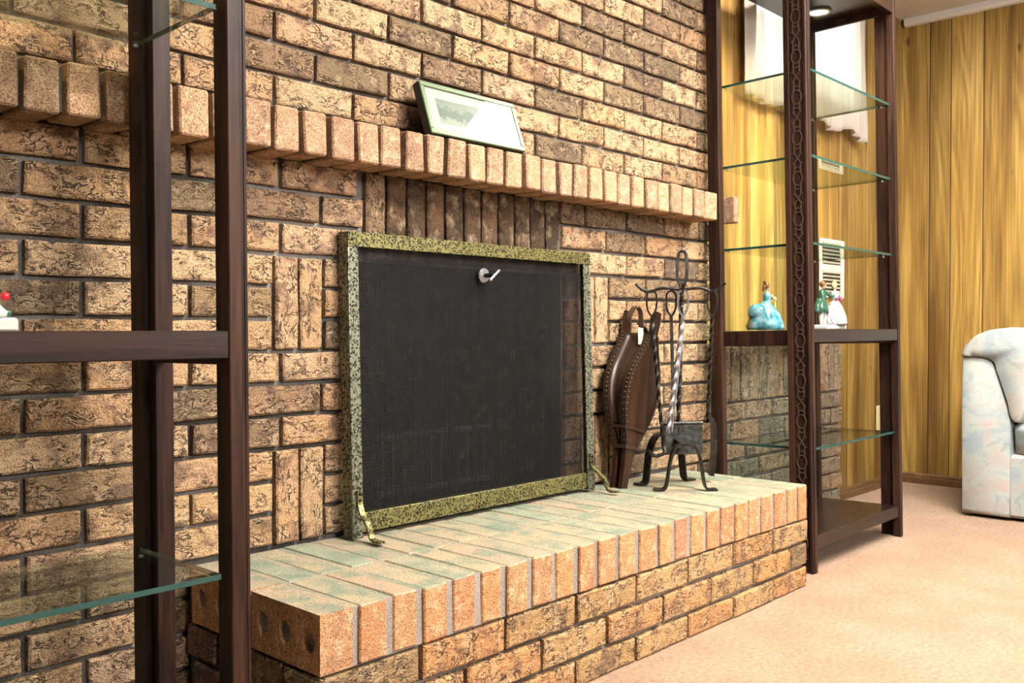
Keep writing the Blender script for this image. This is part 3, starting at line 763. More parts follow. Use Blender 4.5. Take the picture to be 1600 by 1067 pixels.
def cabinet(name, label, loc, lean, fret_side, wd, dp, glass_z, post_t, bp, grp):
    """loc = outer front-left foot corner; local x right, y back"""
    r = thing(name, label, 'display cabinet', loc, (-lean, 0, 0), grp)
    H = 1.99; PW = .078; rz0, rz1 = .7245, .766
    fr = M_DARK
    for side in (0, 1):
        sg = 1 if side == 0 else -1                      # towards the inside
        X = lambda u: u if side == 0 else wd - u          # u measured inwards from the outer post face
        bx = lambda b, u0, u1, *r_: box(b, min(X(u0), X(u1)), max(X(u0), X(u1)), *r_)
        p = part('post', lambda b: bx(b, 0, post_t, 0, .028, 0, H, .0015), fr, r)
        def fretboard(b):
            bx(b, -.006, 0, .003, PW, 0.0, H - .002, .001)
            for y0, y1 in ((.003, .012), (.060, PW)): bx(b, -.012, -.006, y0, y1, .0, H - .002, .001)
        p2 = part('fret_board', fretboard, fr, p)
        part('fretwork', lambda b: fretwork(b, X(-.0085), .036, .03, H - .03, side), M_FRET, p)
        ps, bw = bp                                       # back post
        def backpost(b):
            bx(b, -.012, ps, dp - bw, dp, 0, H, .0015)
        def pinstrip(b):
            bx(b, ps, ps + .010, dp - bw * .76, dp - bw * .36, 0.1165, 1.958, .001)
        q = part('post', backpost, fr, r)
        q2 = part('pin_strip', pinstrip, fr, q)
        for k in range(11):
            if bw < .06: break
            z = .20 + .145 * k
            part('pin_hole', lambda b: sweep(b, [(X(ps + .0095), dp - bw * .56, z), (X(ps + .0106), dp - bw * .56, z)], circ(.0035, 8), up=(0, 0, 1)), M_SLOT, q)
        part('side_rail', lambda b: bx(b, .004, post_t, .028, dp - bw, .7145, rz1 - .002, .0015), M_DARK, r)
        part('side_rail', lambda b: bx(b, .004, post_t, .028, dp - bw, 1.93, 1.988, .0015), M_DARK, r)
        part('side_rail', lambda b: bx(b, .004, post_t, .028, dp - bw, .073, .112, .0015), M_DARK, r)
    part('front_rail', lambda b: box(b, post_t, wd - post_t, .002, .024, rz0, rz1, .0015), M_DARKX, r)
    part('back_rail', lambda b: box(b, bp[0], wd - bp[0], dp - .022, dp - .002, rz0, rz1 - .001, .0015), M_DARKX, r)
    part('base_board', lambda b: box(b, post_t, wd - post_t, .004, dp - .004, .075, .1165, .002), M_DARKX, r)
    part('fascia', lambda b: box(b, post_t, wd - post_t, .002, .022, 1.928, 1.988, .0015), M_DARKX, r)
    part('top_panel', lambda b: box(b, post_t, wd - post_t, .022, dp - .003, 1.958, 1.978), M_DARKX, r)
    for lx in (.15, .57):
        ln = part('canopy_light', lambda b: lathe(b, [(.046, -.001), (.046, -.006), (.039, -.008), (.036, -.002), (.001, -.0015)], (lx, .225, 1.958), 24), M_STEEL, r)
        part('lamp_lens', lambda b: lathe(b, [(.034, -.0035), (.034, -.005), (.001, -.006)], (lx, .225, 1.958), 20), M_BULB, ln)
        sp = bpy.data.lights.new('canopy_spot', 'SPOT'); sp.energy = 5; sp.color = (1, .8, .42); sp.spot_size = 2.4; sp.spot_blend = .8; sp.shadow_soft_size = .03
        so = bpy.data.objects.new('canopy_spot', sp); link(so, r); so.location = (lx, .225, 1.945)
    gi = max(post_t, bp[0] + .010) + .002
    for z in glass_z: glass_shelf(r, gi, wd - gi, .014, dp - bp[1] * .5, z)
    glass_shelf(r, gi, wd - gi, .0245, dp - .0225, rz1 - .0085, .0075)
    return r
CR = cabinet('display_cabinet', 'open dark wood display cabinet right of the hearth with clear glass shelves and two figurines', (2.768, 1.2925, 0), .0205, 0, .72, .358, (.383, 1.035, 1.313, 1.586), .018, (.016, .044), None)
CL = cabinet('display_cabinet', 'open dark wood display cabinet at the left edge standing closest to the camera', (.750 - .72, 1.254, 0), .0098, 1, .72, .331, (.393, 1.245), .0215, (.020, .090), None)

# ------------------------------------------------------------------ picture on the mantel
tl = math.atan2(.045, .127)
pic = thing('picture_frame', 'small pale green picture frame with a landscape print leaning on the mantel', 'picture', (1.602, 1.603, MZ1 + .008), (-tl, 0, 0))
pw, ph, fwid, dpt = .161, .136, .0125, .024
for nm, a in (('frame_bar', (-pw, pw, 0, fwid)), ('frame_bar', (-pw, pw, ph - fwid, ph)), ('frame_bar', (-pw, -pw + fwid, fwid, ph - fwid)), ('frame_bar', (pw - fwid, pw, fwid, ph - fwid))):
    part(nm, lambda b: box(b, a[0], a[1], -.001, .005, a[2], a[3], .0015), M_PFRAME, pic)
part('frame_side', lambda b: box(b, -pw + .0004, pw - .0004, .005, dpt, .0004, ph - .0004), M_PSIDE, pic)
mt = part('mat_board', lambda b: box(b, -pw + fwid, pw - fwid, .0035, .0048, fwid, ph - fwid), M_MATB, pic)
def rule(b, m):
    x0, x1, z0, z1 = -pw + fwid + m, pw - fwid - m, fwid + m * .75, ph - fwid - m * .75
    for a in ((x0, x1, z0, z0 + .0008), (x0, x1, z1 - .0008, z1), (x0, x0 + .0008, z0, z1), (x1 - .0008, x1, z0, z1)): box(b, a[0], a[1], .0032, .0036, a[2], a[3])
part('ruled_line', lambda b: rule(b, .02), M_MLINE, mt); part('ruled_line', lambda b: rule(b, .03), M_MLINE, mt)
pr = part('print', lambda b: box(b, -.118, .118, .0030, .0036, -.034, .030), M_PRINT, pic); pr.location = (0, 0, ph / 2)
part('picture_glass', lambda b: box(b, -pw + fwid, pw - fwid, .0008, .0022, fwid, ph - fwid), M_PGLASS, pic)
part('easel_back', lambda b: sweep(b, [(0, dpt, .10), (0, .062, -.012)], rectp(.05, .003), up=(1, 0, 0)), M_PSIDE, pic)

# ------------------------------------------------------------------ bellows
be = thing('fireplace_bellows', 'brown wooden bellows with studded leather leaning on the brick wall', 'bellows', (2.183, 1.608, ZT), (0, 0, 0))
half = [(.0, .014), (.06, .017), (.12, .026), (.17, .046), (.22, .068), (.27, .078), (.31, .077), (.35, .066), (.39, .046), (.43, .026), (.46, .016), (.50, .016), (.53, .011)]
def board_outline(tilt):
    """list of (x,z) round the board; the axis leans right by tilt"""
    c, s = math.cos(tilt), math.sin(tilt)
    left = [(-w_, z) for z, w_ in half]; right = [(w_, z) for z, w_ in half]
    sm = lambda l: [(p.x, p.z) for p in smooth_path([(a, 0, b_) for a, b_ in l], 3)]
    return [(x * c + z * s, -x * s + z * c) for x, z in sm(left)], [(x * c + z * s, -x * s + z * c) for x, z in sm(right)]
def board(b, y_at, th, tilt, dx=0):
    Lf, Rt = board_outline(tilt)
    pts = Lf + Rt[::-1]
    F = [b.verts.new((x + dx, y_at(z) - th / 2, z)) for x, z in pts]; K = [b.verts.new((x + dx, y_at(z) + th / 2, z)) for x, z in pts]
    n = len(pts)
    for i in range(n): b.faces.new((F[i], F[(i + 1) % n], K[(i + 1) % n], K[i]))
    b.faces.new(F); b.faces.new(K[::-1])
T1, T2 = .275, .235
yF = lambda z: .0 - .055 * max(0, z - .1) + .0; yB = lambda z: .030 + .10 * max(0, z - .1)
part('front_board', lambda b: board(b, yF, .014, T1), M_BELL, be)
part('back_board', lambda b: board(b, yB, .012, T2), M_BELL, be)
def leather(b):
    LF, RF = board_outline(T1); LB, RB = board_outline(T2)
    for A, B, sg in ((LF, LB, 1), (RF, RB, -1)):
        rings = []
        for (xa, za), (xb, zb) in list(zip(A, B))[4:31]:
            ya, yb = yF(za), yB(zb); ring = []
            for k in range(9):
                t = k / 8; pinch = .022 * math.sin(PI * t) + .007 * math.sin(3 * PI * t)
                ring.append(b.verts.new((xa + (xb - xa) * t + sg * (pinch - .001), ya + (yb - ya) * t, za + (zb - za) * t)))
            rings.append(ring)
        for P_, Q_ in zip(rings, rings[1:]):
            for k in range(8): b.faces.new((P_[k], P_[k + 1], Q_[k + 1], Q_[k]))
o = part('leather_gusset', leather, M_LEATH, be, True)
md = o.modifiers.new('thickness', 'SOLIDIFY'); md.thickness = .002
def bands(b):
    LF, RF = board_outline(T1); LB, RB = board_outline(T2)
    for A, yf, s in ((LF, yF, -1), (RF, yF, -1), (LB, yB, 1), (RB, yB, 1)):
        sweep(b, [(x * 1.0 , yf(z) , z) for x, z in A[6:31]], rectp(.020, .006), up=(0, 1, 0))
part('leather_band', bands, M_LEATH, be)
def studs(b):
    LF, RF = board_outline(T1); LB, RB = board_outline(T2)
    for A, yf in ((LF, yF), (LB, yB)):
        for (x, z) in A[7:31]:
            ball_(b, (x - .004, yf(z) - .002, z), .0035, .0035, .0035, 8, 5)
    for (x, z) in (LF[7:30] ):
        ball_(b, (x + .006, yF(z) - .0085, z), .003, .003, .003, 8, 5)
o = part('brass_studs', studs, M_STUD, be); o['kind'] = 'stuff'
part('nozzle', lambda b: sweep(b, [(.012, .012, .001), (.022, .012, .06), (.032, .012, .12)], circ(.011, 12), scale=[.8, 1.05, 1.5]), M_BELL, be, True)
part('throat_band', lambda b: sweep(b, [(.028, .010, .112), (.030, .010, .122)], rectp(.062, .046), up=(1, 0, 0)), M_LEATH, be)
part('throat_band', lambda b: sweep(b, [(.040, .010, .166), (.042, .010, .174)], rectp(.098, .05), up=(1, 0, 0)), M_LEATH, be)
def strap(b):
    pts = [(x_ + .018, y_, z_ + .012) for x_, y_, z_ in [(.098, .064, .455), (.088, .052, .49), (.092, .035, .515), (.108, .028, .505), (.112, .026, .46), (.100, .022, .425), (.114, .020, .405), (.140, .024, .415), (.146, .034, .445), (.130, .05, .47)]]
    sweep(b, smooth_path(pts, 5), rectp(.016, .0035), up=(0, 1, 0))
part('hanging_strap', strap, M_STRAP, be)
part('price_tag', lambda b: sweep(b, [(.106, .012, .465), (.100, .006, .415)], rectp(.026, .0012), up=(1, 0, 0)), M_TAGW, be)

# ------------------------------------------------------------------ fire tools on their stand
SC = Vector((2.345, 1.512, ZT))
st = thing('fire_tool_stand', 'black wrought iron fire tool stand with arched feet and a looped handle', 'tool stand', SC)
def rel(p): return Vector(p) - SC
def arch(b, p, q, top, wdt=.022):
    p, q = Vector(p), Vector(q); d = (q - p).normalized(); up = d.cross(Vector((0, 0, 1)))
    h = top - ZT; m = (p + q) / 2
    pts = [p - d * .032 + Vector((0, 0, .003)), p - d * .008 + Vector((0, 0, .003)), p + d * .004 + Vector((0, 0, .018)), p + d * .014 + Vector((0, 0, h * .62)), p.lerp(q, .25) + Vector((0, 0, h * .93)), m + Vector((0, 0, h)), p.lerp(q, .75) + Vector((0, 0, h * .93)), q - d * .014 + Vector((0, 0, h * .62)), q - d * .004 + Vector((0, 0, .018)), q + d * .008 + Vector((0, 0, .003)), q + d * .032 + Vector((0, 0, .003))]
    sweep(b, smooth_path([v - SC for v in pts], 4), rectp(wdt, .005), up=up)
part('arched_leg', lambda b: arch(b, (2.243, 1.501, ZT), (2.322, 1.416, ZT), .437, .034), M_IRON, st)
part('arched_leg', lambda b: arch(b, (2.287, 1.601, ZT), (2.425, 1.553, ZT), .455, .030), M_IRON, st)
part('cross_strap', lambda b: sweep(b, [rel((2.283, 1.459, .434)), rel((2.32, 1.512, .446)), rel((2.356, 1.577, .451))], rectp(.022, .005), up=(1, -1, 0)), M_IRON, st)
part('post', lambda b: sweep(b, [Vector((-.02 + .02 * k / 40, 0, .14 + (.58 - .14) * k / 40)) for k in range(41)], rectp(.010, .010), twist=.45 if True else 0), M_IRON, st)
R_ = Vector((math.sin(YAW - .15), -math.cos(YAW - .15), 0))   # arms run across, about 35 degrees to the wall
F_ = Vector((-.80, -.60, 0))
part('loop_handle', lambda b: sweep(b, smooth_path([(0, 0, .575)] + [tuple(R_ * (.014 * u) + Vector((0, 0, .6 + v))) for u, v in ((-.9, .012), (-1, .05), (-.7, .083), (0, .09), (.7, .083), (1, .05), (.9, .012))] + [(0, 0, .575)], 5), rectp(.010, .008), up=(1, 1, 0)), M_IRON, st)
for d, ln in ((-R_, .115), (R_, .105), (F_, .05), (-F_, .05)):
    part('hook_arm', lambda b: tube(b, smooth_path([(0, 0, .577), tuple(d * ln * .5 + Vector((0, 0, .582))), tuple(d * ln * .8 + Vector((0, 0, .572))), tuple(d * ln + Vector((0, 0, .578))), tuple(d * (ln + .02) + Vector((0, 0, .596)))], 5), .0045, 8), M_IRON, st)
def hand_loop(b, top, w, h, along, r=.004):
    """narrow forged loop hanging from `top`"""
    top = Vector(top); pts = [(0, 0), (-w, -.012), (-w, -h * .7), (0, -h), (w, -h * .7), (w, -.012)]
    sweep(b, smooth_path([top + along * u + Vector((0, 0, v)) for u, v in pts] + [top], 4), rectp(r * 2.2, r * 1.4), up=along.cross(Vector((0, 0, 1))))
def tool(name, label, hang, tip, shaft_mat, twist, extra):
    hang, tip = Vector(hang), Vector(tip)
    t = thing(name, label, 'fire tool', hang, group=None)
    v = tip - hang
    part('hanging_loop', lambda b: hand_loop(b, (0, 0, .004), .013, .075, R_), shaft_mat, t)
    n = 60; s0 = Vector((0, 0, -.07))
    part('shaft', lambda b: sweep(b, [s0 + (v - s0) * (k / n) for k in range(n + 1)], rectp(.0085, .0085), twist=twist), shaft_mat, t)
    extra(t, v); return t
hz = ZT + .575
A_ = SC + -R_ * .088; B_ = SC + F_ * .045; C_ = SC - F_ * .02 - R_ * .03; D_ = SC + R_ * .088
def ex_poker(t, v):
    part('poker_hook', lambda b: (tube(b, smooth_path([tuple(v + Vector((0, 0, .03))), tuple(v), tuple(v + Vector((-.01, -.01, -.02))), tuple(v + Vector((-.03, .01, -.028))), tuple(v + Vector((-.045, .02, -.012)))], 4), .0055, 8), ), M_IRON, t)
tool('poker', 'black twisted iron poker hanging nearest the bellows', (A_.x, A_.y, hz - .003), (2.262, 1.52, .43), M_IRON, .28, ex_poker)
def ex_tongs(t, v):
    part('tong_leg', lambda b: tube(b, [tuple(Vector((.004, 0, -.09))), tuple(v + Vector((.018, 0, .0)))], .004, 6), M_STEEL, t)
tool('tongs', 'bright worn steel fire tongs hanging across the front of the stand', (B_.x, B_.y, hz - .003), (2.255, 1.50, .47), M_STEEL, .25, ex_tongs)
def ex_shovel(t, v):
    def pan(b):
        dirx = Vector((.78, -.62, 0)).normalized(); w = .062; c = v + Vector((.012, -.02, 0))
        n_ = dirx.cross(Vector((0, 0, 1)))
        F = [c + dirx * sx * w * k2 + Vector((0, 0, z)) + n_ * off for (sx, z, k2, off) in ((-1, .045, 1, 0), (1, .045, 1, 0), (1, -.045, .95, .01), (-1, -.045, .95, .01))]
        K = [p + n_ * .004 for p in F]
        Fv = [b.verts.new(p) for p in F]; Kv = [b.verts.new(p) for p in K]
        for i in range(4): b.faces.new((Fv[i], Fv[(i + 1) % 4], Kv[(i + 1) % 4], Kv[i]))
        b.faces.new(Fv); b.faces.new(Kv[::-1])
        tube(b, [c - dirx * w + Vector((0, 0, .045)), c + dirx * w + Vector((0, 0, .045))], .007, 8)
    part('shovel_pan', pan, M_IRON, t)
tool('fire_shovel', 'black iron fire shovel with a square pan hanging behind the tongs', (C_.x, C_.y, hz - .003), (2.325, 1.525, .445), M_IRON, .0, ex_shovel)
def ex_brush(t, v):
    part('scraper_blade', lambda b: sweep(b, smooth_path([tuple(v + Vector((0, 0, .02))), tuple(v + Vector((.012, -.012, -.005))), tuple(v + Vector((.014, -.014, -.08))), tuple(v + Vector((.008, -.008, -.16)))], 5), rectp(.034, .012), up=(1, 1, 0)), M_IRON, t)
tool('ash_scraper', 'black twisted iron ash scraper hanging nearest the display cabinet', (D_.x, D_.y, hz - .003), (2.452, 1.49, .485), M_IRON, .3, ex_brush)

# ------------------------------------------------------------------ figurines
def pmat(n, c, r=.18): return plain(n, c, r, 0.0)
P_BLUE = Mat('glazed_blue_porcelain'); mp = P_BLUE.coords(rnd=False); q = P_BLUE.n('ShaderNodeTexNoise', i_Scale=26.0, i_Detail=2.0); P_BLUE.l(mp, 0, q, 0)
P_BLUE.l(P_BLUE.ramp(q, 0, [(.38, (.04, .22, .28)), (.5, (.14, .36, .44)), (.66, (.42, .53, .60))]), 0, P_BLUE.b, 'Base Color'); P_BLUE.set(Roughness=.12); P_BLUE = P_BLUE.m
P_FLOR = Mat('flowered_white_porcelain'); mp = P_FLOR.coords(rnd=False); q = P_FLOR.n('ShaderNodeTexNoise', i_Scale=95.0, i_Detail=2.0); P_FLOR.l(mp, 0, q, 0)
P_FLOR.l(P_FLOR.ramp(q, 0, [(.36, (.38, .20, .24)), (.43, (.50, .50, .48)), (.58, (.50, .50, .49)), (.64, (.18, .26, .30))]), 0, P_FLOR.b, 'Base Color'); P_FLOR.set(Roughness=.12); P_FLOR = P_FLOR.m
P_WHITE = pmat('white_porcelain', (.56, .56, .52)); P_SKIN = pmat('porcelain_flesh', (.56, .38, .26)); P_HAIR = pmat('porcelain_blond_hair', (.24, .11, .035)); P_GREEN = pmat('porcelain_green_coat', (.03, .10, .065)); P_PURP = pmat('porcelain_purple_flowers', (.32, .08, .22)); P_YEL = pmat('porcelain_gold', (.66, .55, .14)); P_RED = pmat('porcelain_red', (.7, .02, .03))
ZF = .766
def limb(b, pts, r0, r1):
    sp = smooth_path(pts, 4); n = len(sp) - 1
    sweep(b, sp, circ(1, 8), scale=[r0 + (r1 - r0) * k / n for k in range(n + 1)])
# seated lady in blue
f1 = thing('porcelain_figurine', 'porcelain lady in a blue gown seated beside a gold harp', 'figurine', (2.935, 1.555, ZF - .003))
part('gown', lambda b: (lathe(b, [(.062, .0), (.066, .012), (.058, .035), (.05, .055), (.035, .075), (.018, .09), (.012, .1)], (0, 0, 0), 28, 1.12, .9, lambda a, z: 1 + (.07 * math.sin(7 * a) if z < .05 else .02)), ball_(b, (-.030, .012, .058), .040, .036, .033, 16, 10)), P_BLUE, f1, True)
part('bodice', lambda b: lathe(b, [(.011, .085), (.0135, .098), (.017, .115), (.015, .124), (.006, .130), (.0055, .137)], (.008, 0, 0), 16, 1, .8), P_BLUE, f1, True)
part('arm', lambda b: limb(b, [(.018, -.010, .120), (.028, -.018, .103), (.048, -.012, .108)], .006, .0038), P_SKIN, f1, True)
part('arm', lambda b: limb(b, [(.016, .010, .120), (.034, .012, .108), (.042, .006, .124)], .006, .0038), P_SKIN, f1, True)
part('head', lambda b: (ball_(b, (.009, 0, .148), .0115, .010, .014, 14, 10), ball_(b, (.0205, 0, .146), .0022, .002, .0025, 6, 5)), P_SKIN, f1, True)
part('hair', lambda b: (ball_(b, (.003, 0, .153), .0125, .0115, .0125, 14, 10), ball_(b, (-.006, 0, .164), .007, .007, .006), limb(b, [(-.008, 0, .152), (-.012, .003, .142), (-.008, .004, .132)], .006, .003)), P_HAIR, f1, True)
part('harp', lambda b: (limb(b, [(.062, 0, .003), (.068, 0, .055), (.060, 0, .105), (.066, 0, .112)], .006, .005), limb(b, [(.060, 0, .108), (.045, 0, .092), (.052, 0, .05), (.062, 0, .006)], .004, .004)), P_YEL, f1, True)
# dancing couple
f2 = thing('porcelain_figurine', 'porcelain couple, lady in flowered white gown with man in green coat', 'figurine', (3.215, 1.46, ZF - .003))
part('base', lambda b: (box(b, -.082, .075, -.038, .045, 0, .018, .005)), P_WHITE, f2)
part('gown', lambda b: lathe(b, [(.048, .018), (.05, .026), (.045, .05), (.034, .08), (.02, .1), (.012, .107)], (.028, -.012, 0), 28, 1.0, .85, lambda a, z: 1 + (.05 * math.sin(9 * a) if z < .06 else 0)), P_FLOR, f2, True)
part('bodice', lambda b: lathe(b, [(.012, .104), (.015, .115), (.017, .128), (.014, .136), (.0055, .141), (.0055, .148)], (.028, -.012, 0), 16, 1, .8), P_WHITE, f2, True)
part('posy', lambda b: [ball_(b, (.028 + x_, -.026, .112 + z_), .007, .005, .006, 8, 6) for x_, z_ in ((-.012, .0), (.016, .004), (.022, -.004))], P_PURP, f2, True)
part('arm', lambda b: limb(b, [(.044, -.014, .132), (.060, -.02, .122), (.066, -.02, .142)], .006, .004), P_SKIN, f2, True)
part('head', lambda b: (ball_(b, (.022, -.012, .158), .0105, .0095, .0125, 14, 10), ball_(b, (.012, -.014, .157), .002, .002, .0024, 6, 5)), P_SKIN, f2, True)
part('hair', lambda b: (ball_(b, (.027, -.011, .163), .0115, .011, .0115, 14, 10), ball_(b, (.033, -.01, .175), .006, .006, .005)), P_YEL, f2, True)
part('coat', lambda b: (lathe(b, [(.03, .062), (.027, .08), (.018, .1), (.015, .112), (.019, .13), (.014, .140), (.006, .145)], (-.035, .004, 0), 18, 1, .7), limb(b, [(-.05, .006, .108), (-.066, .008, .085), (-.072, .008, .062)], .011, .010)), P_GREEN, f2, True)
part('breeches', lambda b: (limb(b, [(-.042, .004, .07), (-.046, .004, .045), (-.05, .0, .018)], .010, .006), limb(b, [(-.024, .004, .07), (-.020, .004, .045), (-.022, .0, .018)], .010, .006)), P_WHITE, f2, True)
part('arm', lambda b: limb(b, [(-.02, -.004, .132), (-.002, -.014, .118), (.012, -.016, .122)], .007, .005), P_GREEN, f2, True)
part('head', lambda b: (ball_(b, (-.036, 0, .158), .011, .010, .0135, 14, 10), ball_(b, (-.025, -.003, .157), .002, .002, .0024, 6, 5)), P_SKIN, f2, True)
part('hair', lambda b: ball_(b, (-.040, .002, .163), .012, .0115, .012, 14, 10), P_HAIR, f2, True)
# figurine cut by the left frame edge
f3 = thing('porcelain_figurine', 'small white porcelain ornament with a red ball at the left edge of the shelf', 'figurine', (.452, 1.452, ZF - .001))
part('base', lambda b: box(b, -.04, .04, -.022, .022, 0, .0195, .003), P_WHITE, f3)
part('body', lambda b: lathe(b, [(.026, .0195), (.028, .028), (.02, .036), (.014, .046), (.016, .054), (.01, .064), (.001, .068)], (.004, 0, 0), 16), P_WHITE, f3, True)
part('leaf', lambda b: ball_(b, (.026, -.008, .026), .010, .004, .006, 10, 6), P_GREEN, f3, True)
part('red_ball', lambda b: ball_(b, (.025, -.012, .050), .0065, .0065, .0065, 12, 8), P_RED, f3, True)

# ------------------------------------------------------------------ window, curtain, vent, outlet
WX0, WX1, WZ0, WZ1 = 3.19, 4.08, 1.74, 2.22
bm = NB(); fy0, fy1 = YP - .030, YP - .0045
for a in ((WX0 - .05, WX1 + .05, WZ0 - .05, WZ0), (WX0 - .05, WX1 + .05, WZ1, WZ1 + .05), (WX0 - .05, WX0, WZ0, WZ1), (WX1, WX1 + .05, WZ0, WZ1)): box(bm, a[0], a[1], fy0, fy1, a[2], a[3], .002)
wn = tag(mesh_obj('window_1', bm, M_BASEB), 'bright basement window high on the panelled wall', kind='structure')
part('pane', lambda b: box(b, WX0, WX1, YP - .012, YP - .008, WZ0, WZ1), M_DAY, wn)
part('mullion', lambda b: box(b, (WX0 + WX1) / 2 - .012, (WX0 + WX1) / 2 + .012, YP - .024, YP - .0125, WZ0, WZ1), M_WHITE, wn)
def curtain(b):
    nx, nz = 150, 24; grid = []
    for i in range(nx + 1):
        u = i / nx; X = 3.103 + 1.055 * u; col = []
        zb = 1.618 + .012 * math.sin(u * 9) + .012 * math.sin(u * 23 + 1) + (.02 if .45 < u < .62 else 0) + (-.012 if u > .86 else 0)
        for k in range(nz + 1):
            t = k / nz; z = 2.25 + (zb - 2.25) * t
            X2 = X + (.02 * t * (u - .5))
            y = YP - .055 + (.010 + .006 * t) * math.sin(u * 2 * PI * 17 + .5 * math.sin(t * 3)) + .004 * math.sin(u * 70 + t * 5)
            col.append(b.verts.new((X2, y, z)))
        grid.append(col)
    for i in range(nx):
        for k in range(nz): b.faces.new((grid[i][k], grid[i + 1][k], grid[i + 1][k + 1], grid[i][k + 1]))
ct = thing('window_curtain', 'white sheer gathered curtain hanging over the basement window', 'curtain', (3.63, YP - .055, 1.62))
o = part('cloth', curtain, M_CUR, ct, True); o.data.transform(Matrix.Translation(-Vector(ct.location)))
md = o.modifiers.new('thickness', 'SOLIDIFY'); md.thickness = .001
o = part('curtain_rod', lambda b: tube(b, [(3.08, YP - .055, 2.258), (4.18, YP - .055, 2.258)], .006, 8), M_WHITE, ct); o.data.transform(Matrix.Translation(-Vector(ct.location)))
vt = thing('wall_vent', 'cream louvred vent grille on the wood panelling behind the figurines', 'vent', (3.925, YP - .0045, .90))
part('plate', lambda b: box(b, -.115, .12, -.012, 0, 0, .255, .003), M_WHITE, vt)
for z0 in (.02, .145):
    part('recess', lambda b: box(b, -.10, .075, -.0125, -.011, z0, z0 + .095), M_SLOT, vt)
    for k in range(6):
        part('louvre', lambda b: sweep(b, [(-.10, -.0155, z0 + .008 + .0165 * k), (.075, -.0155, z0 + .008 + .0165 * k)], rectp(.0075, .002), up=(0, -.6, 1)), M_WHITE, vt)
ol = thing('wall_outlet', 'ivory electrical outlet plate low on the wood panelling', 'outlet', (4.473, YP - .0045, .275))
pl = part('cover_plate', lambda b: box(b, -.038, .038, -.006, 0, 0, .122, .002), M_IVORY, ol)
for z in (.036, .086):
    s_ = part('socket', lambda b: box(b, -.016, .016, -.008, -.0055, z - .014, z + .014, .003), M_IVORY, ol)
    for xx in (-.008, .005): part('slot', lambda b: box(b, xx, xx + .003, -.0085, -.0075, z - .006, z + .006), M_SLOT, s_)

# ------------------------------------------------------------------ sofa
SFX, SFY = 4.04, 1.262
so = thing('sofa', 'pastel floral upholstered sofa with puffy arm against the right panelled wall', 'sofa', (SFX + .33, .3, 0))
sl = Vector(so.location)
def sp_(name, f, sm=True):
    o = part(name, f, M_SOFA, so, sm); o.data.transform(Matrix.Translation(-sl)); return o
def armfront(b, y_out, sgn):
    """padded arm panel: wide below, curving in to a narrow top"""
    prof = [(0, .014), (.0, .655), (.05, .668), (.10, .655), (.118, .62), (.14, .55), (.162, .48), (.176, .42), (.181, .36), (.181, .014)]
    ps = [(p.x, p.z) for p in smooth_path([(a, 0, c_) for a, c_ in prof], 4)]
    n = len(ps); rings = []
    for X, k in ((SFX + .012, .985), (SFX, .965), (SFX, .93)):
        rings.append(None)
    X0, X1 = SFX, XR - .03
    cx = sum(p[0] for p in ps) / n; cz = sum(p[1] for p in ps) / n
    layers = [(X0, .955), (X0 + .004, .985), (X0 + .014, 1.0), (X1, 1.0)]; rr = []
    for X, k in layers: rr.append([b.verts.new((X, y_out - sgn * (cx + (a - cx) * k), cz + (c_ - cz) * k)) for a, c_ in ps])
    for A, B in zip(rr, rr[1:]):
        for i in range(n): b.faces.new((A[i], A[(i + 1) % n], B[(i + 1) % n], B[i]))
    b.faces.new(rr[0]); b.faces.new(rr[-1][::-1])
SY1 = SFY - 1.95
sp_('arm', lambda b: armfront(b, SFY, 1)); sp_('arm', lambda b: armfront(b, SY1, -1))
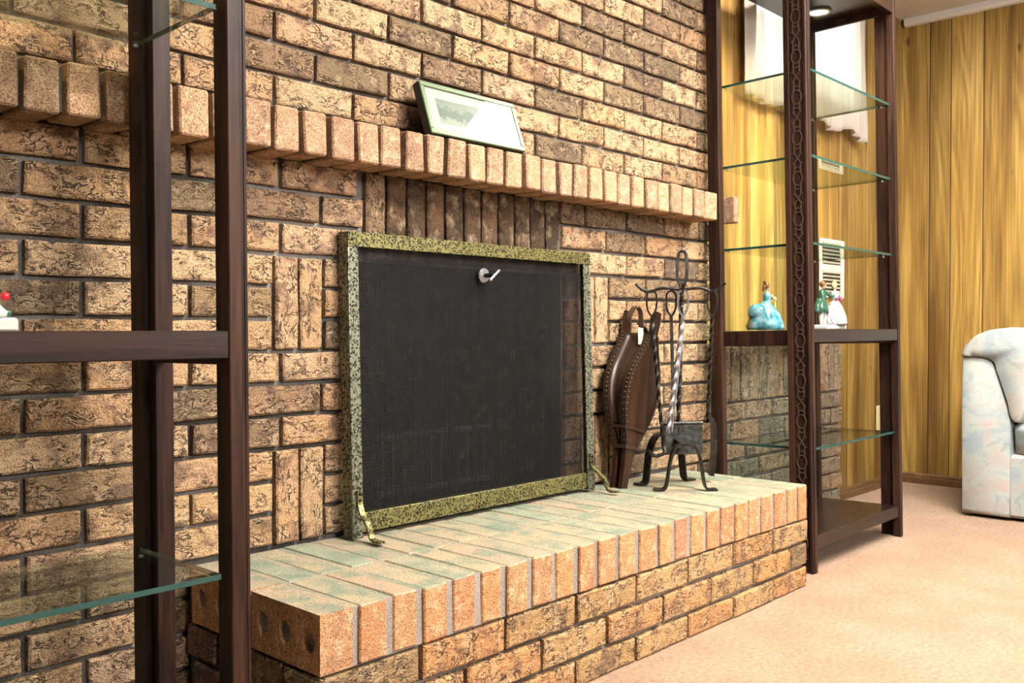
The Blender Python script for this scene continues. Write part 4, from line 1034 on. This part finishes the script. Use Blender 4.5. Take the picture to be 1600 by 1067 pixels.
def arm_cushion(b, y_out, sg, seed):
    """puffy pad draped over the arm and down its inner side"""
    prof = [(-.008, .655), (.004, .69), (.04, .733), (.10, .763), (.17, .772), (.225, .755), (.25, .70), (.252, .62), (.245, .53), (.235, .45), (.215, .395), (.185, .40), (.17, .46), (.15, .53), (.128, .60), (.105, .645), (.05, .658)]
    ps = [(p.x, p.z) for p in smooth_path([(a, 0, c_) for a, c_ in prof] + [(prof[0][0], 0, prof[0][1])], 3)][:-1]
    n = len(ps); X1 = XR - .04; N = 26; rings = []
    cx, cz = .135, .66
    for q in range(N + 1):
        X = SFX + .035 + (X1 - SFX - .035) * q / N; rings.append((X, 1.0))
    rings = [(SFX - .012, .80), (SFX - .008, .90), (SFX + .005, .97)] + rings
    rr = []
    for X, k in rings:
        ring = []
        for a, c_ in ps:
            # shrink towards the pad's own centre line, not the origin
            t = max(0.0, min(1.0, (.74 - c_) / .3)); ax, az = .11 + .10 * t, .715 - .27 * t
            u, v = ax + (a - ax) * k, az + (c_ - az) * k
            P_ = Vector((X, y_out - sg * u, v)); d = noise.noise(P_ * 9 + Vector((seed, 0, 0))) * .012 - abs(noise.noise(P_ * 17)) * .012
            w = Vector((0, -sg * (a - ax), c_ - az)); w = w.normalized() if w.length > 1e-4 else Vector((0, 0, 1))
            ring.append(b.verts.new(P_ + w * d))
        rr.append(ring)
    for A, B in zip(rr, rr[1:]):
        for i in range(n): b.faces.new((A[i], A[(i + 1) % n], B[(i + 1) % n], B[i]))
    b.faces.new(rr[0]); b.faces.new(rr[-1][::-1])
for y_, sg in ((SFY, 1), (SY1, -1)):
    sp_('arm_cushion', lambda b: arm_cushion(b, y_, sg, 4 + sg))
sp_('base', lambda b: box(b, SFX + .012, XR - .03, SY1 + .17, SFY - .17, .014, .265, .012), False)
for k in range(3):
    yc = SY1 + .18 + (1.95 - .36) * (k + .5) / 3
    sp_('seat_cushion', lambda b: puffy(b, (SFX + .285, yc, .318), (.60, .545, .150), .27, 44, 24, .007, 11 + k, 6))
    sp_('back_cushion', lambda b: puffy(b, (SFX + .50, yc, .60), (.28, .53, .50), .5, 36, 22, .02, 21 + k, 6))
sp_('back', lambda b: box(b, XR - .12, XR - .03, SY1 + .17, SFY - .17, .2, .78, .03), False)
for X in (SFX + .12, XR - .08):
    for Y in (SY1 + .08, SFY - .08):
        o = part('foot', lambda b: box(b, X - .025, X + .025, Y - .025, Y + .025, 0, .016), M_SLOT, so); o.data.transform(Matrix.Translation(-sl))

# ------------------------------------------------------------------ ceiling light
for ti, (TX, TY, lab) in enumerate(((3.028, .56, 'recessed white fluorescent ceiling light panel nearest the display cabinet'), (1.75, -.10, 'recessed white fluorescent ceiling light panel nearest the camera'))):
    tf = thing('ceiling_light', lab, 'ceiling light', (TX, TY, ZC), group='fluorescent ceiling panels')
    part('frame', lambda b: (box(b, -.32, .32, -.62, -.60, -.012, 0), box(b, -.32, .32, .60, .62, -.012, 0), box(b, -.32, -.30, -.60, .60, -.012, 0), box(b, .30, .32, -.60, .60, -.012, 0)), M_WHITE, tf)
    part('diffuser', lambda b: box(b, -.3, .3, -.6, .6, -.006, -.001), M_TROF[ti], tf)
